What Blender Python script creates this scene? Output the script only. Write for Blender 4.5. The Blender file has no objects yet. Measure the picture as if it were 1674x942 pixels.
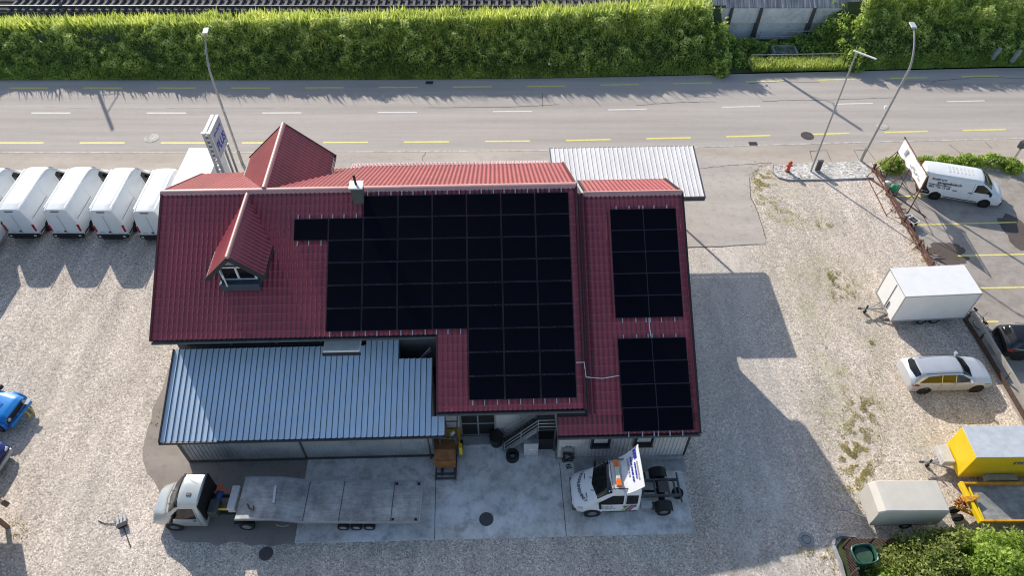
import bpy, bmesh, math, random
import numpy as np
from math import sin, cos, tan, radians, pi, sqrt, atan2
from mathutils import Vector, Matrix, noise
from mathutils.geometry import tessellate_polygon
random.seed(7)
RNG = np.random.default_rng(11)
S = bpy.context.scene
COL = S.collection
# ------------------------------------------------------------------ survey of the place (metres)
CAMH = 33.0; TILT = radians(48.5); FPX = 1180.0
def at(px, py, z=0.0):
    a = (px-837)/FPX; b = (py-471)/FPX
    r = (a, cos(TILT)-b*sin(TILT), -sin(TILT)-b*cos(TILT)); t = (z-CAMH)/r[2]
    return Vector((r[0]*t, r[1]*t, z))
def bend(x):
    xs = [-60,-20,-7,3,14,27,40,60,120]; ys = [0,0,.1,.25,.65,1.25,1.75,2.3,4.0]
    return float(np.interp(x, xs, ys))
# ------------------------------------------------------------------ materials
def newmat(name):
    m = bpy.data.materials.new(name); m.use_nodes = True
    nt = m.node_tree; b = nt.nodes['Principled BSDF']
    return m, nt, b
def N(nt, t, **kw):
    n = nt.nodes.new(t)
    for k, v in kw.items():
        if k in n.inputs.keys(): n.inputs[k].default_value = v
        else: setattr(n, k, v)
    return n
def rgb(c): return (c[0], c[1], c[2], 1)
def coords(nt, obj=False, scale=None):
    if obj: o = N(nt, 'ShaderNodeTexCoord').outputs['Object']
    else: o = N(nt, 'ShaderNodeNewGeometry').outputs['Position']
    if scale:
        mp = N(nt, 'ShaderNodeMapping'); mp.inputs['Scale'].default_value = scale
        nt.links.new(o, mp.inputs['Vector']); o = mp.outputs['Vector']
    return o
def tnoise(nt, vec, scale, detail=3, rough=.6):
    n = N(nt, 'ShaderNodeTexNoise'); n.inputs['Scale'].default_value = scale
    n.inputs['Detail'].default_value = detail; n.inputs['Roughness'].default_value = rough
    nt.links.new(vec, n.inputs['Vector']); return n.outputs['Fac']
def ramp(nt, fac, stops):
    r = N(nt, 'ShaderNodeValToRGB'); e = r.color_ramp.elements
    while len(e) < len(stops): e.new(.5)
    for i, (p, c) in enumerate(stops):
        e[i].position = p; e[i].color = rgb(c) if not isinstance(c, (int, float)) else (c, c, c, 1)
    nt.links.new(fac, r.inputs['Fac']); return r.outputs['Color']
def mix(nt, fac, a, b, mode='MIX'):
    m = N(nt, 'ShaderNodeMix', data_type='RGBA', blend_type=mode)
    for i, v in ((0, fac), (6, a), (7, b)):
        if hasattr(v, 'is_linked') or isinstance(v, bpy.types.NodeSocket): nt.links.new(v, m.inputs[i])
        elif isinstance(v, (int, float)): m.inputs[i].default_value = v if i == 0 else (v, v, v, 1)
        else: m.inputs[i].default_value = rgb(v)
    return m.outputs[2]
def bump(nt, b, h, strength=.3, dist=.02):
    n = N(nt, 'ShaderNodeBump'); n.inputs['Strength'].default_value = strength; n.inputs['Distance'].default_value = dist
    nt.links.new(h, n.inputs['Height']); nt.links.new(n.outputs['Normal'], b.inputs['Normal'])
def simple(name, c, rough=.6, metal=0, var=.12, scale=3.0, dirt=None, spec=None, bmp=0, coat=0):
    m, nt, b = newmat(name)
    v = coords(nt, True)
    f = tnoise(nt, v, scale, 4)
    lo = tuple(x*(1-var) for x in c); hi = tuple(min(1, x*(1+var)) for x in c)
    col = ramp(nt, f, [(.3, lo), (.7, hi)])
    if dirt:
        g = ramp(nt, tnoise(nt, v, scale*.6, 5, .75), [(.5, 0), (.75, 1)])
        col = mix(nt, g, col, dirt)
    nt.links.new(col, b.inputs['Base Color'])
    b.inputs['Roughness'].default_value = rough; b.inputs['Metallic'].default_value = metal
    if spec is not None: b.inputs['Specular IOR Level'].default_value = spec
    if coat: b.inputs['Coat Weight'].default_value = coat; b.inputs['Coat Roughness'].default_value = .08
    if bmp: bump(nt, b, tnoise(nt, v, scale*6, 3), bmp, .02)
    return m
M = {}
def gravel(name, base, coarse=1.0, green=0.0):
    m, nt, b = newmat(name); p = coords(nt)
    big = tnoise(nt, p, .12, 4, .6); mid = tnoise(nt, coords(nt, scale=(1.3,.22,1)), .8, 5, .65)
    v = N(nt, 'ShaderNodeTexVoronoi'); v.inputs['Scale'].default_value = 19.0/coarse; nt.links.new(p, v.inputs['Vector'])
    v2 = N(nt, 'ShaderNodeTexVoronoi'); v2.inputs['Scale'].default_value = 8.5/coarse; nt.links.new(p, v2.inputs['Vector'])
    sep = N(nt, 'ShaderNodeSeparateColor'); nt.links.new(v.outputs['Color'], sep.inputs[0])
    sep2 = N(nt, 'ShaderNodeSeparateColor'); nt.links.new(v2.outputs['Color'], sep2.inputs[0])
    a = ramp(nt, sep.outputs[0], [(0, tuple(x*.42 for x in base)), (.22, tuple(x*.82 for x in base)), (.7, base), (1, tuple(min(.97, x*1.45) for x in base))])
    c = ramp(nt, sep2.outputs[0], [(0, (.80,.79,.78)), (.5, (1,1,1)), (1, (1.10,1.10,1.10))])
    col = mix(nt, .75, a, c, 'MULTIPLY')
    col = mix(nt, .9, col, ramp(nt, mid, [(.34, (.80,.80,.80)), (.62, (1.12,1.11,1.10))]), 'MULTIPLY')
    col = mix(nt, .9, col, ramp(nt, big, [(.32, (.84,.83,.80)), (.68, (1.07,1.07,1.08))]), 'MULTIPLY')
    nt.links.new(col, b.inputs['Base Color']); b.inputs['Roughness'].default_value = .9
    b.inputs['Specular IOR Level'].default_value = .2
    bump(nt, b, v.outputs['Distance'], .25, .02)
    return m, nt, b, col, p
m, nt, b, col, p = gravel('gravel', (.69,.60,.52))
# weedy greenish tint where the yard is little driven on (east side strip and along the kerbs)
sx = N(nt, 'ShaderNodeSeparateXYZ'); nt.links.new(p, sx.inputs[0])
mx = N(nt, 'ShaderNodeMapRange'); mx.inputs['From Min'].default_value = 14.5; mx.inputs['From Max'].default_value = 17.5
nt.links.new(sx.outputs[0], mx.inputs['Value'])
mx2 = N(nt, 'ShaderNodeMapRange'); mx2.inputs['From Min'].default_value = 23; mx2.inputs['From Max'].default_value = 19
nt.links.new(sx.outputs[0], mx2.inputs['Value'])
mu = N(nt, 'ShaderNodeMath', operation='MULTIPLY'); nt.links.new(mx.outputs[0], mu.inputs[0]); nt.links.new(mx2.outputs[0], mu.inputs[1])
w = ramp(nt, tnoise(nt, p, .55, 6, .75), [(.44, 0), (.68, .55)])
mu2 = N(nt, 'ShaderNodeMath', operation='MULTIPLY'); nt.links.new(mu.outputs[0], mu2.inputs[0]); nt.links.new(w, mu2.inputs[1])
col = mix(nt, mu2.outputs[0], col, (.44,.42,.24)); # pale dusty wheel tracks in the drive east of the slab, darker worn turning area south of it
def zone(cx, cy, rx, ry, stops, lo):
    mp = N(nt, 'ShaderNodeMapping'); mp.inputs['Location'].default_value = (-cx/rx, -cy/ry, 0); mp.inputs['Scale'].default_value = (1/rx, 1/ry, 0)
    nt.links.new(p, mp.inputs['Vector']); ln = N(nt, 'ShaderNodeVectorMath', operation='LENGTH'); nt.links.new(mp.outputs[0], ln.inputs[0])
    a = ramp(nt, ln.outputs['Value'], [(.35, 1), (1.0, 0)]); q = ramp(nt, tnoise(nt, coords(nt, scale=(1,.45,1)), lo, 6, .7), stops)
    k = N(nt, 'ShaderNodeMath', operation='MULTIPLY'); nt.links.new(a, k.inputs[0]); nt.links.new(q, k.inputs[1]); return k.outputs[0]
col = mix(nt, zone(12.3, 24, 4.2, 14, [(.2, .45), (.8, .25)], .4), col, (.47,.46,.45))  # shade over the drive put into the gravel colour
col = mix(nt, zone(11.8, 14.5, 2.6, 5.5, [(.46, 0), (.66, .55)], .9), col, (.80,.76,.70))
col = mix(nt, zone(9.5, 12.2, 5.5, 1.6, [(.45, 0), (.65, .6)], .7), col, (.30,.285,.26))
col = mix(nt, zone(13.5, 30.5, 3.0, 4.0, [(.40, 0), (.62, .7)], .8), col, (.70,.64,.56))
col = mix(nt, zone(-22, 22, 6, 10, [(.50, 0), (.70, .5)], .5), col, (.56,.50,.42))
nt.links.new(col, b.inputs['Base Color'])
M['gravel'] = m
M['pebbles'] = gravel('pebbles', (.68,.65,.61), 1.9)[0]
M['ballast'] = gravel('ballast', (.085,.078,.085), 1.6)[0]
def asphalt(name, base, stain=.5, joint=None, fine=40, st=(.45,.75), sc=.35):
    m, nt, b = newmat(name); p = coords(nt)
    big = tnoise(nt, coords(nt, scale=(.04,1,1)), .9, 5, .65) if name == 'road_asphalt' else tnoise(nt, coords(nt, scale=(.25,1,1)), .5, 5, .65); mid = tnoise(nt, p, sc*4, 6, .7); fi = tnoise(nt, p, fine, 2, .8)
    col = ramp(nt, big, [(.3, tuple(x*.82 for x in base)), (.7, tuple(x*1.10 for x in base))])
    col = mix(nt, .8, col, ramp(nt, fi, [(.3, (.78,.78,.78)), (.7, (1.16,1.16,1.16))]), 'MULTIPLY')
    col = mix(nt, stain, col, ramp(nt, mid, [(st[0]-.15, (.62,.61,.6)), (st[0]+.05, (1,1,1)), (1, (1.05,1.05,1.05))]), 'MULTIPLY')
    nt.links.new(col, b.inputs['Base Color']); b.inputs['Roughness'].default_value = .88
    b.inputs['Specular IOR Level'].default_value = .25
    bump(nt, b, fi, .25, .01)
    return m
M['road'] = asphalt('road_asphalt', (.53,.475,.43), .15)
M['sidewalk'] = asphalt('pavement_asphalt', (.56,.485,.41), .3)
M['forecourt'] = asphalt('forecourt_asphalt', (.56,.50,.445), .5, sc=.5)
M['lot'] = asphalt('parking_asphalt', (.46,.405,.355), .6, st=(.5,.7), sc=.3)
M['asph_dark'] = asphalt('worn_asphalt', (.36,.31,.27), .6)
M['wet'] = asphalt('wet_asphalt', (.15,.12,.105), .4)
M['crack'] = simple('bitumen_seam', (.10,.095,.095), .8)
M['crack_light'] = simple('pale_seam', (.55,.52,.48), .9)
def concrete(name, base, c=.8, sc=.5):
    m, nt, b = newmat(name); p = coords(nt)
    a = tnoise(nt, p, sc, 8, .72); d = tnoise(nt, p, sc*5, 6, .7); e = tnoise(nt, coords(nt, scale=(1,.3,1)), 9, 3)
    col = ramp(nt, a, [(.33, tuple(x*.58 for x in base)), (.48, tuple(x*.88 for x in base)), (.66, tuple(min(.95, x*1.25) for x in base))])
    col = mix(nt, c, col, ramp(nt, d, [(.34, (.6,.6,.6)), (.52, (1,1,1)), (.8, (1.12,1.12,1.12))]), 'MULTIPLY')
    col = mix(nt, .4, col, ramp(nt, e, [(.3, (.85,.85,.85)), (.7, (1.1,1.1,1.1))]), 'MULTIPLY')
    nt.links.new(col, b.inputs['Base Color']); b.inputs['Roughness'].default_value = .85
    bump(nt, b, d, .15, .01); return m
M['slab'] = concrete('slab_concrete', (.86,.81,.75), .95, .26)
M['concrete'] = concrete('wall_concrete', (.42,.42,.42), .5, .8)
M['kerb'] = concrete('kerb_stone', (.66,.62,.56), .4, 1.5)
# roof tile sheet
def rooftile(name, base):
    m, nt, b = newmat(name); v = coords(nt, True)
    a = tnoise(nt, v, .45, 5, .7); d = tnoise(nt, v, 9, 3)
    col = ramp(nt, a, [(.3, tuple(x*.82 for x in base)), (.7, tuple(x*1.15 for x in base))])
    col = mix(nt, .5, col, ramp(nt, d, [(.35, (.8,.8,.82)), (.6, (1.05,1.05,1.05))]), 'MULTIPLY')
    lich = ramp(nt, tnoise(nt, v, 3.3, 6, .8), [(.60, 0), (.72, .35)])
    col = mix(nt, lich, col, (.20,.13,.12))
    ge = N(nt, 'ShaderNodeNewGeometry')          # rib shading put into the colour: valleys darker, crests lighter
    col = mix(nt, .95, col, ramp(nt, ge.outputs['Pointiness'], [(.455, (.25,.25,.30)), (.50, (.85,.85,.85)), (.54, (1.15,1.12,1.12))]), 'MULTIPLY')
    nt.links.new(col, b.inputs['Base Color']); b.inputs['Roughness'].default_value = .42
    b.inputs['Specular IOR Level'].default_value = .6; b.inputs['Coat Weight'].default_value = .3; b.inputs['Coat Roughness'].default_value = .45
    bump(nt, b, d, .08, .01); return m
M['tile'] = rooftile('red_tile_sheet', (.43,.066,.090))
M['ridge'] = simple('red_ridge_metal', (.66,.36,.33), .4, 0, .1, 2)
def sheet(name, base, rough, metal, streak=.5):
    m, nt, b = newmat(name); v = coords(nt, True)
    a = tnoise(nt, coords(nt, True, (1.6,.18,1)), 2.2, 5, .7); d = tnoise(nt, v, .35, 4)
    col = ramp(nt, a, [(.3, tuple(x*(1-streak*.35) for x in base)), (.7, base)])
    col = mix(nt, .7, col, ramp(nt, d, [(.3, (.85,.86,.88)), (.7, (1.08,1.08,1.08))]), 'MULTIPLY')
    nt.links.new(col, b.inputs['Base Color']); b.inputs['Roughness'].default_value = rough
    b.inputs['Metallic'].default_value = metal; return m
M['shed_roof'] = sheet('blue_grey_trapezoid_sheet', (.68,.82,.95), .38, .04, .3)
M['canopy_roof'] = sheet('pale_trapezoid_sheet', (.76,.74,.75), .5, .05)
M['wall'] = simple('pale_siding', (.62,.60,.59), .6, 0, .08, 1.2, dirt=(.30,.29,.28))
M['wall_grey'] = simple('grey_siding', (.42,.43,.44), .55, .1, .1, 1.0, dirt=(.22,.22,.23))
M['render'] = simple('dark_render', (.12,.13,.13), .8, 0, .1, 2)
M['trim'] = simple('dark_trim', (.035,.03,.033), .5)
M['trim_red'] = simple('dark_red_trim', (.12,.03,.035), .5)
M['black'] = simple('black_plastic', (.012,.012,.013), .55, 0, .2)
M['tyre'] = simple('tyre_rubber', (.018,.018,.019), .85, 0, .2, 8)
M['rim'] = simple('steel_rim', (.35,.35,.36), .35, .8, .1)
M['rimdark'] = simple('dark_alloy_rim', (.07,.07,.075), .35, .6, .1)
M['white'] = simple('white_paint', (.80,.81,.82), .32, 0, .03, 1.5, coat=.4)
M['white_dull'] = simple('white_panel', (.88,.87,.86), .5, 0, .04, 1.5)
M['van_white'] = simple('van_white_paint', (.83,.85,.86), .3, 0, .03, 1.5, coat=.4)
M['silver'] = simple('silver_paint', (.66,.68,.71), .28, .4, .04, 1.5, coat=.5)
M['silver_dark'] = simple('grey_silver_paint', (.50,.53,.53), .3, .4, .05, 1.5, coat=.5)
M['carblack'] = simple('black_paint', (.010,.010,.014), .2, 0, .1, 2, coat=.6)
M['blue'] = simple('bright_blue_paint', (.01,.25,.72), .3, .1, .05, 2, coat=.5)
M['darkblue'] = simple('dark_blue_paint', (.015,.03,.16), .25, .2, .05, 2, coat=.5)
M['yellow'] = simple('yellow_paint', (.86,.60,.01), .4, 0, .05, 2)
M['yellow_old'] = simple('weathered_orange_paint', (.72,.36,.03), .5, 0, .15, 4, dirt=(.25,.12,.04))
M['orange'] = simple('orange_lens', (.85,.18,.02), .3, 0, .1, 8)
M['rust'] = simple('rusty_orange_steel', (.30,.13,.045), .7, .2, .35, 2.5, dirt=(.16,.06,.03))
M['rustbrown'] = simple('brown_rusty_steel', (.16,.065,.045), .75, 0, .3, 3, dirt=(.07,.035,.03))
M['galv'] = simple('galvanised_steel', (.42,.43,.44), .45, .6, .12, 3)
M['galv_dark'] = simple('dark_steel', (.10,.105,.11), .5, .4, .2, 3)
M['pole'] = simple('grey_pole_paint', (.40,.39,.38), .5, .3, .08, 2)
M['glass'] = simple('dark_window_glass', (.010,.013,.015), .07, 0, .1, 2, spec=.4)
M['glass_amber'] = simple('window_glass_with_warm_reflection', (.06,.040,.012), .1, 0, .6, 1.5, spec=.5)
M['redlens'] = simple('red_lamp_lens', (.45,.01,.02), .25, 0, .1, 4)
M['lamp'] = simple('clear_lamp_lens', (.6,.62,.64), .15, .2, .1, 4)
M['red'] = simple('red_paint', (.60,.09,.04), .45, 0, .1, 4)
M['green'] = simple('green_plastic', (.02,.38,.17), .5, 0, .15, 4)
M['greendark'] = simple('dark_green_plastic', (.03,.12,.08), .4, 0, .15, 3)
M['water'] = simple('murky_water', (.05,.10,.06), .08, 0, .3, 3, dirt=(.09,.08,.04))
M['wood'] = simple('weathered_wood', (.22,.14,.09), .8, 0, .3, 5)
M['wooddark'] = simple('dark_brown_wood', (.09,.055,.045), .8, 0, .3, 5)
M['tarp'] = simple('beige_grey_tarpaulin', (.66,.61,.53), .7, 0, .06, 1.2)
M['deck'] = None
M['roadwhite'] = simple('white_road_paint', (.80,.79,.76), .7, 0, .08, 6, dirt=(.62,.6,.57))
M['roadyellow'] = simple('yellow_road_paint', (.95,.84,.24), .7, 0, .08, 6, dirt=(.62,.55,.25))
M['inkblue'] = simple('blue_lettering', (.02,.03,.42), .5)
M['ink'] = simple('dark_lettering', (.05,.055,.07), .5)
M['ink_grey'] = simple('grey_lettering', (.35,.36,.4), .5)
M['lime'] = simple('lime_sticker', (.35,.6,.05), .5)
M['purple'] = simple('purple_sticker', (.15,.09,.3), .5)
M['pink'] = simple('pink_sticker', (.6,.03,.2), .5)
M['iron'] = simple('cast_iron', (.10,.09,.085), .7, .2, .2, 9)
M['iron_grey'] = simple('mossy_concrete', (.26,.29,.30), .85, 0, .25, 3)
M['wallc'] = concrete('retaining_concrete', (.86,.88,.92), .4, .35)
M['hose'] = simple('black_hose', (.02,.02,.022), .6)
def deckmat():
    m, nt, b = newmat('scuffed_steel_deck'); v = coords(nt, True)
    a = tnoise(nt, v, .8, 8, .75); d = tnoise(nt, coords(nt, True, (.3,3,1)), 3, 5, .7)
    col = ramp(nt, a, [(.32, (.20,.20,.195)), (.52, (.42,.42,.40)), (.70, (.66,.66,.63))])
    col = mix(nt, .7, col, ramp(nt, d, [(.3, (.7,.7,.7)), (.6, (1.05,1.05,1.05))]), 'MULTIPLY')
    nt.links.new(col, b.inputs['Base Color']); b.inputs['Roughness'].default_value = .5; b.inputs['Metallic'].default_value = .35
    return m
M['deck'] = deckmat()
def panelmat():
    m, nt, b = newmat('solar_cell_glass'); v = coords(nt, True)
    wv = N(nt, 'ShaderNodeTexNoise'); wv.inputs['Scale'].default_value = .4; nt.links.new(v, wv.inputs['Vector'])
    nt.links.new(ramp(nt, wv.outputs['Fac'], [(.35, (.0025,.0028,.006)), (.65, (.004,.004,.011))]), b.inputs['Base Color'])
    b.inputs['Roughness'].default_value = .45; b.inputs['Specular IOR Level'].default_value = .08
    return m
M['cell'] = panelmat()
M['frame'] = simple('black_anodised_frame', (.045,.045,.05), .4, .3)
def leafmat(name, stops, trans=.35):
    m, nt, b = newmat(name)
    at_ = N(nt, 'ShaderNodeAttribute'); at_.attribute_name = 'tint'
    p = coords(nt); n = tnoise(nt, p, .35, 3)
    col = ramp(nt, at_.outputs['Fac'], stops)
    col = mix(nt, .6, col, ramp(nt, n, [(.35, (.75,.8,.8)), (.65, (1.15,1.1,1.0))]), 'MULTIPLY')
    nt.links.new(col, b.inputs['Base Color']); b.inputs['Roughness'].default_value = .6
    b.inputs['Specular IOR Level'].default_value = .25
    tr = N(nt, 'ShaderNodeBsdfTranslucent'); nt.links.new(col, tr.inputs['Color'])
    ms = N(nt, 'ShaderNodeMixShader'); ms.inputs[0].default_value = trans
    nt.links.new(b.outputs[0], ms.inputs[1]); nt.links.new(tr.outputs[0], ms.inputs[2])
    nt.links.new(ms.outputs[0], nt.nodes['Material Output'].inputs['Surface'])
    return m
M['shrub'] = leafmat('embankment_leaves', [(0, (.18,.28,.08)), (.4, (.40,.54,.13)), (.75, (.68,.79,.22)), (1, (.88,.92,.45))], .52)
M['grassblade'] = leafmat('bright_grass', [(0, (.32,.40,.08)), (.5, (.60,.70,.15)), (1, (.85,.88,.34))], .55)
M['weeds'] = leafmat('dry_weeds', [(0, (.36,.32,.10)), (.6, (.55,.48,.15)), (1, (.68,.62,.28))], .3)
M['leafolive'] = leafmat('olive_leaves', [(0, (.08,.12,.03)), (.5, (.27,.34,.08)), (1, (.62,.62,.22))], .45)
M['leafbright'] = leafmat('fresh_green_leaves', [(0, (.08,.16,.025)), (.5, (.31,.46,.07)), (1, (.70,.80,.20))], .5)
M['soil'] = simple('shaded_soil', (.06,.085,.03), .95, 0, .3, .8)
M['bark'] = simple('brown_bark', (.09,.065,.045), .9, 0, .3, 6)
# ------------------------------------------------------------------ objects
def tag(o, label=None, cat=None, group=None, kind=None):
    if label: o['label'] = label
    if cat: o['category'] = cat
    if group: o['group'] = group
    if kind: o['kind'] = kind
    return o
def thing(name, loc, rz, label, cat, group=None):
    o = bpy.data.objects.new(name, None); COL.objects.link(o)
    o.location = loc; o.rotation_euler = (0, 0, rz); o.empty_display_size = .3
    return tag(o, label, cat, group)
def copy_tree(o, parent=None):
    c = o.copy(); COL.objects.link(c)
    if parent is not None: c.parent = parent
    for ch in list(o.children): copy_tree(ch, c)
    return c
class MB:
    def __init__(s): s.v = []; s.f = []; s.m = []
    def add(s, vs, fs, mi=0):
        o = len(s.v); s.v += [tuple(v) for v in vs]; s.f += [tuple(i+o for i in f) for f in fs]; s.m += [mi]*len(fs); return s
    def box(s, c, d, rz=0, mi=0, M4=None, taper=(1,1)):
        x, y, z = d[0]/2, d[1]/2, d[2]/2; vs = []
        for k in (-1, 1):
            tx = taper[0] if k > 0 else 1; ty = taper[1] if k > 0 else 1
            for (i, j) in ((-1,-1),(1,-1),(1,1),(-1,1)):
                p = Vector((i*x*tx, j*y*ty, k*z))
                if M4 is not None: p = M4 @ p
                p = Matrix.Rotation(rz, 3, 'Z') @ p; vs.append(p+Vector(c))
        return s.add(vs, [(3,2,1,0),(4,5,6,7),(0,1,5,4),(1,2,6,5),(2,3,7,6),(3,0,4,7)], mi)
    def bar(s, a, b, w, h=None, mi=0):       # rectangular bar between two points
        a = Vector(a); b = Vector(b); h = h or w; d = (b-a)
        q = d.to_track_quat('X', 'Z').to_matrix(); L = d.length
        return s.box((a+b)/2, (L, w, h), 0, mi, q)
    def tube(s, pts, r, n=8, mi=0, r2=None, caps=True):
        pts = [Vector(p) for p in pts]; k = len(pts); rings = []; vs = []; fs = []
        for i, p in enumerate(pts):
            d = (pts[min(i+1, k-1)]-pts[max(i-1, 0)]).normalized()
            u = d.orthogonal().normalized() if abs(d.z) < .99 else Vector((1,0,0))
            if abs(d.z) < .99: u = d.cross(Vector((0,0,1))).normalized()
            w = d.cross(u).normalized(); rr = r if r2 is None else r+(r2-r)*i/(k-1)
            for j in range(n):
                a = 2*pi*j/n; vs.append(p+u*cos(a)*rr+w*sin(a)*rr)
        for i in range(k-1):
            for j in range(n):
                a = i*n+j; b = i*n+(j+1) % n; fs.append((a, b, b+n, a+n))
        if caps: fs.append(tuple(range(n-1, -1, -1))); fs.append(tuple(range((k-1)*n, k*n)))
        return s.add(vs, fs, mi)
    def cyl(s, c, r, h, n=24, mi=0, axis='Z', r2=None):
        c = Vector(c); d = {'Z': Vector((0,0,1)), 'Y': Vector((0,1,0)), 'X': Vector((1,0,0))}[axis]*h/2
        return s.tube([c-d, c+d], r, n, mi, r2)
    def ring(s, c, r1, r0, h, n=28, mi=0):
        vs = []; fs = []
        for j in range(n):
            a = 2*pi*j/n
            for (r, z) in ((r1, 0), (r1, h), (r0, h), (r0, 0)): vs.append((c[0]+r*cos(a), c[1]+r*sin(a), c[2]+z))
        for j in range(n):
            for k in range(4):
                fs.append((j*4+k, ((j+1) % n)*4+k, ((j+1) % n)*4+(k+1) % 4, j*4+(k+1) % 4))
        return s.add(vs, fs, mi)
    def prism(s, poly, axis, a, b, mi=0):      # extrude a 2-D polygon along X ('X': poly in y,z) or Z / Y
        n = len(poly)
        def P(p, t): return {'X': (t, p[0], p[1]), 'Y': (p[0], t, p[1]), 'Z': (p[0], p[1], t)}[axis]
        vs = [P(p, a) for p in poly]+[P(p, b) for p in poly]
        tris = tessellate_polygon([[Vector((p[0], p[1], 0)) for p in poly]])
        fs = [tuple(t) for t in tris]+[tuple(i+n for i in reversed(t)) for t in tris]
        fs += [(i, (i+1) % n, (i+1) % n+n, i+n) for i in range(n)]
        return s.add(vs, fs, mi)
    def sph(s, c, r, n=10, mi=0, sc=(1,1,1)):
        vs = []; fs = []
        for i in range(n+1):
            t = pi*i/n
            for j in range(2*n):
                a = pi*j/n; vs.append((c[0]+r*sc[0]*sin(t)*cos(a), c[1]+r*sc[1]*sin(t)*sin(a), c[2]+r*sc[2]*cos(t)))
        for i in range(n):
            for j in range(2*n):
                a = i*2*n+j; b = i*2*n+(j+1) % (2*n); fs.append((a, b, b+2*n, a+2*n))
        return s.add(vs, fs, mi)
    def build(s, name, mats, parent=None, smooth=0, bevel=0, fix=True, kind=None):
        me = bpy.data.meshes.new(name); me.from_pydata(s.v, [], s.f)
        if not isinstance(mats, (list, tuple)): mats = [mats]
        for m in mats: me.materials.append(m)
        if len(mats) > 1: me.polygons.foreach_set('material_index', s.m)
        if fix or bevel:
            bm = bmesh.new(); bm.from_mesh(me)
            if bevel:
                bmesh.ops.remove_doubles(bm, verts=bm.verts, dist=1e-5)
                bmesh.ops.bevel(bm, geom=[e for e in bm.edges if len(e.link_faces) == 2 and e.calc_face_angle(0) > .6], offset=bevel, segments=2, affect='EDGES', profile=.5)
            if fix: bmesh.ops.recalc_face_normals(bm, faces=bm.faces)
            bm.to_mesh(me); bm.free()
        if smooth:
            me.polygons.foreach_set('use_smooth', [True]*len(me.polygons)); me.set_sharp_from_angle(angle=radians(smooth))
        me.update()
        o = bpy.data.objects.new(name, me); COL.objects.link(o)
        if parent is not None: o.parent = parent
        if kind: o['kind'] = kind
        return o
def text(name, s, size, mat, mtx, parent, align='CENTER', ext=.002, sx=1.0, bold=.0):
    cu = bpy.data.curves.new(name, 'FONT'); cu.body = s; cu.size = size; cu.align_x = align; cu.align_y = 'CENTER'; cu.extrude = ext
    cu.offset = bold
    tmp = bpy.data.objects.new(name, cu); COL.objects.link(tmp)
    bpy.context.view_layer.update()
    me = bpy.data.meshes.new_from_object(tmp.evaluated_get(bpy.context.evaluated_depsgraph_get()))
    bpy.data.objects.remove(tmp); me.name = name; me.materials.clear(); me.materials.append(mat)
    me.transform(Matrix.Diagonal((sx, 1, 1, 1))); me.transform(mtx)
    o = bpy.data.objects.new(name, me); COL.objects.link(o); o.parent = parent; return o
def frame_m(o, xdir, ydir):                   # text frame: origin, reading direction, up direction
    x = Vector(xdir).normalized(); y = Vector(ydir); y = (y-x*y.dot(x)).normalized(); z = x.cross(y)
    m = Matrix((x, y, z)).transposed().to_4x4(); m.translation = Vector(o); return m
def rough_poly(pts, step=.5, amp=.08, seed=0, closed=True):
    out = []; n = len(pts)
    for i in range(n):
        a = Vector(pts[i][:2]); b = Vector(pts[(i+1) % n][:2]); k = max(1, int((b-a).length/step))
        nrm = Vector((-(b-a).y, (b-a).x)); nrm = nrm.normalized() if nrm.length > 0 else nrm
        for j in range(k):
            p = a.lerp(b, j/k); q = noise.noise(Vector((p.x*1.3, p.y*1.3, seed)))+.5*noise.noise(Vector((p.x*5, p.y*5, seed)))
            out.append(p+nrm*q*amp*2)
    return out
def sheet_poly(name, pts, z, mat, amp=0, seed=0, step=.5, **kw):
    P = rough_poly(pts, step, amp, seed) if amp else [Vector(p[:2]) for p in pts]
    tris = tessellate_polygon([[Vector((p.x, p.y, 0)) for p in P]])
    mb = MB().add([(p.x, p.y, z) for p in P], [tuple(t) for t in tris])
    o = mb.build(name, mat)
    bm = bmesh.new(); bm.from_mesh(o.data)
    for f in bm.faces:
        if f.normal.z < 0: f.normal_flip()
    bm.to_mesh(o.data); bm.free()
    return o
def strip_pts(x0, x1, ya, yb, n=30):
    xs = [x0+(x1-x0)*i/n for i in range(n+1)]
    return [(x, ya+bend(x)) for x in xs]+[(x, yb+bend(x)) for x in reversed(xs)]
def quads(name, C, U, V, mat, tint, parent=None, kind=None):   # many leaf-sized diamond faces
    n = len(C); vs = np.empty((n*4, 3)); vs[0::4] = C-U; vs[1::4] = C-V*.9; vs[2::4] = C+U; vs[3::4] = C+V*.9
    me = bpy.data.meshes.new(name); me.vertices.add(n*4); me.vertices.foreach_set('co', vs.ravel())
    me.loops.add(n*4); me.loops.foreach_set('vertex_index', np.arange(n*4, dtype=np.int32))
    me.polygons.add(n); me.polygons.foreach_set('loop_start', np.arange(0, n*4, 4, dtype=np.int32))
    at_ = me.attributes.new('tint', 'FLOAT', 'FACE'); at_.data.foreach_set('value', np.clip(tint, 0, 1).astype(np.float32))
    me.materials.append(mat); me.update(calc_edges=True)
    o = bpy.data.objects.new(name, me); COL.objects.link(o)
    if parent is not None: o.parent = parent
    if kind: o['kind'] = kind
    return o
def rdirs(n):
    v = RNG.normal(size=(n, 3)); return v/np.linalg.norm(v, axis=1)[:, None]
def leaf_axes(n, size, asp=.55, up=None):
    nrm = rdirs(n)
    if up is not None: nrm = nrm+np.array(up); nrm /= np.linalg.norm(nrm, axis=1)[:, None]
    t = rdirs(n); U = np.cross(nrm, t); U /= np.linalg.norm(U, axis=1)[:, None]; V = np.cross(nrm, U)
    s = size*(.6+.8*RNG.random(n))[:, None]; return U*s, V*s*asp
def vnoise(P, f, seed=0.0):
    return np.array([noise.noise(Vector((p[0]*f+seed, p[1]*f+seed*1.7, p[2]*f))) for p in P])
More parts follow.
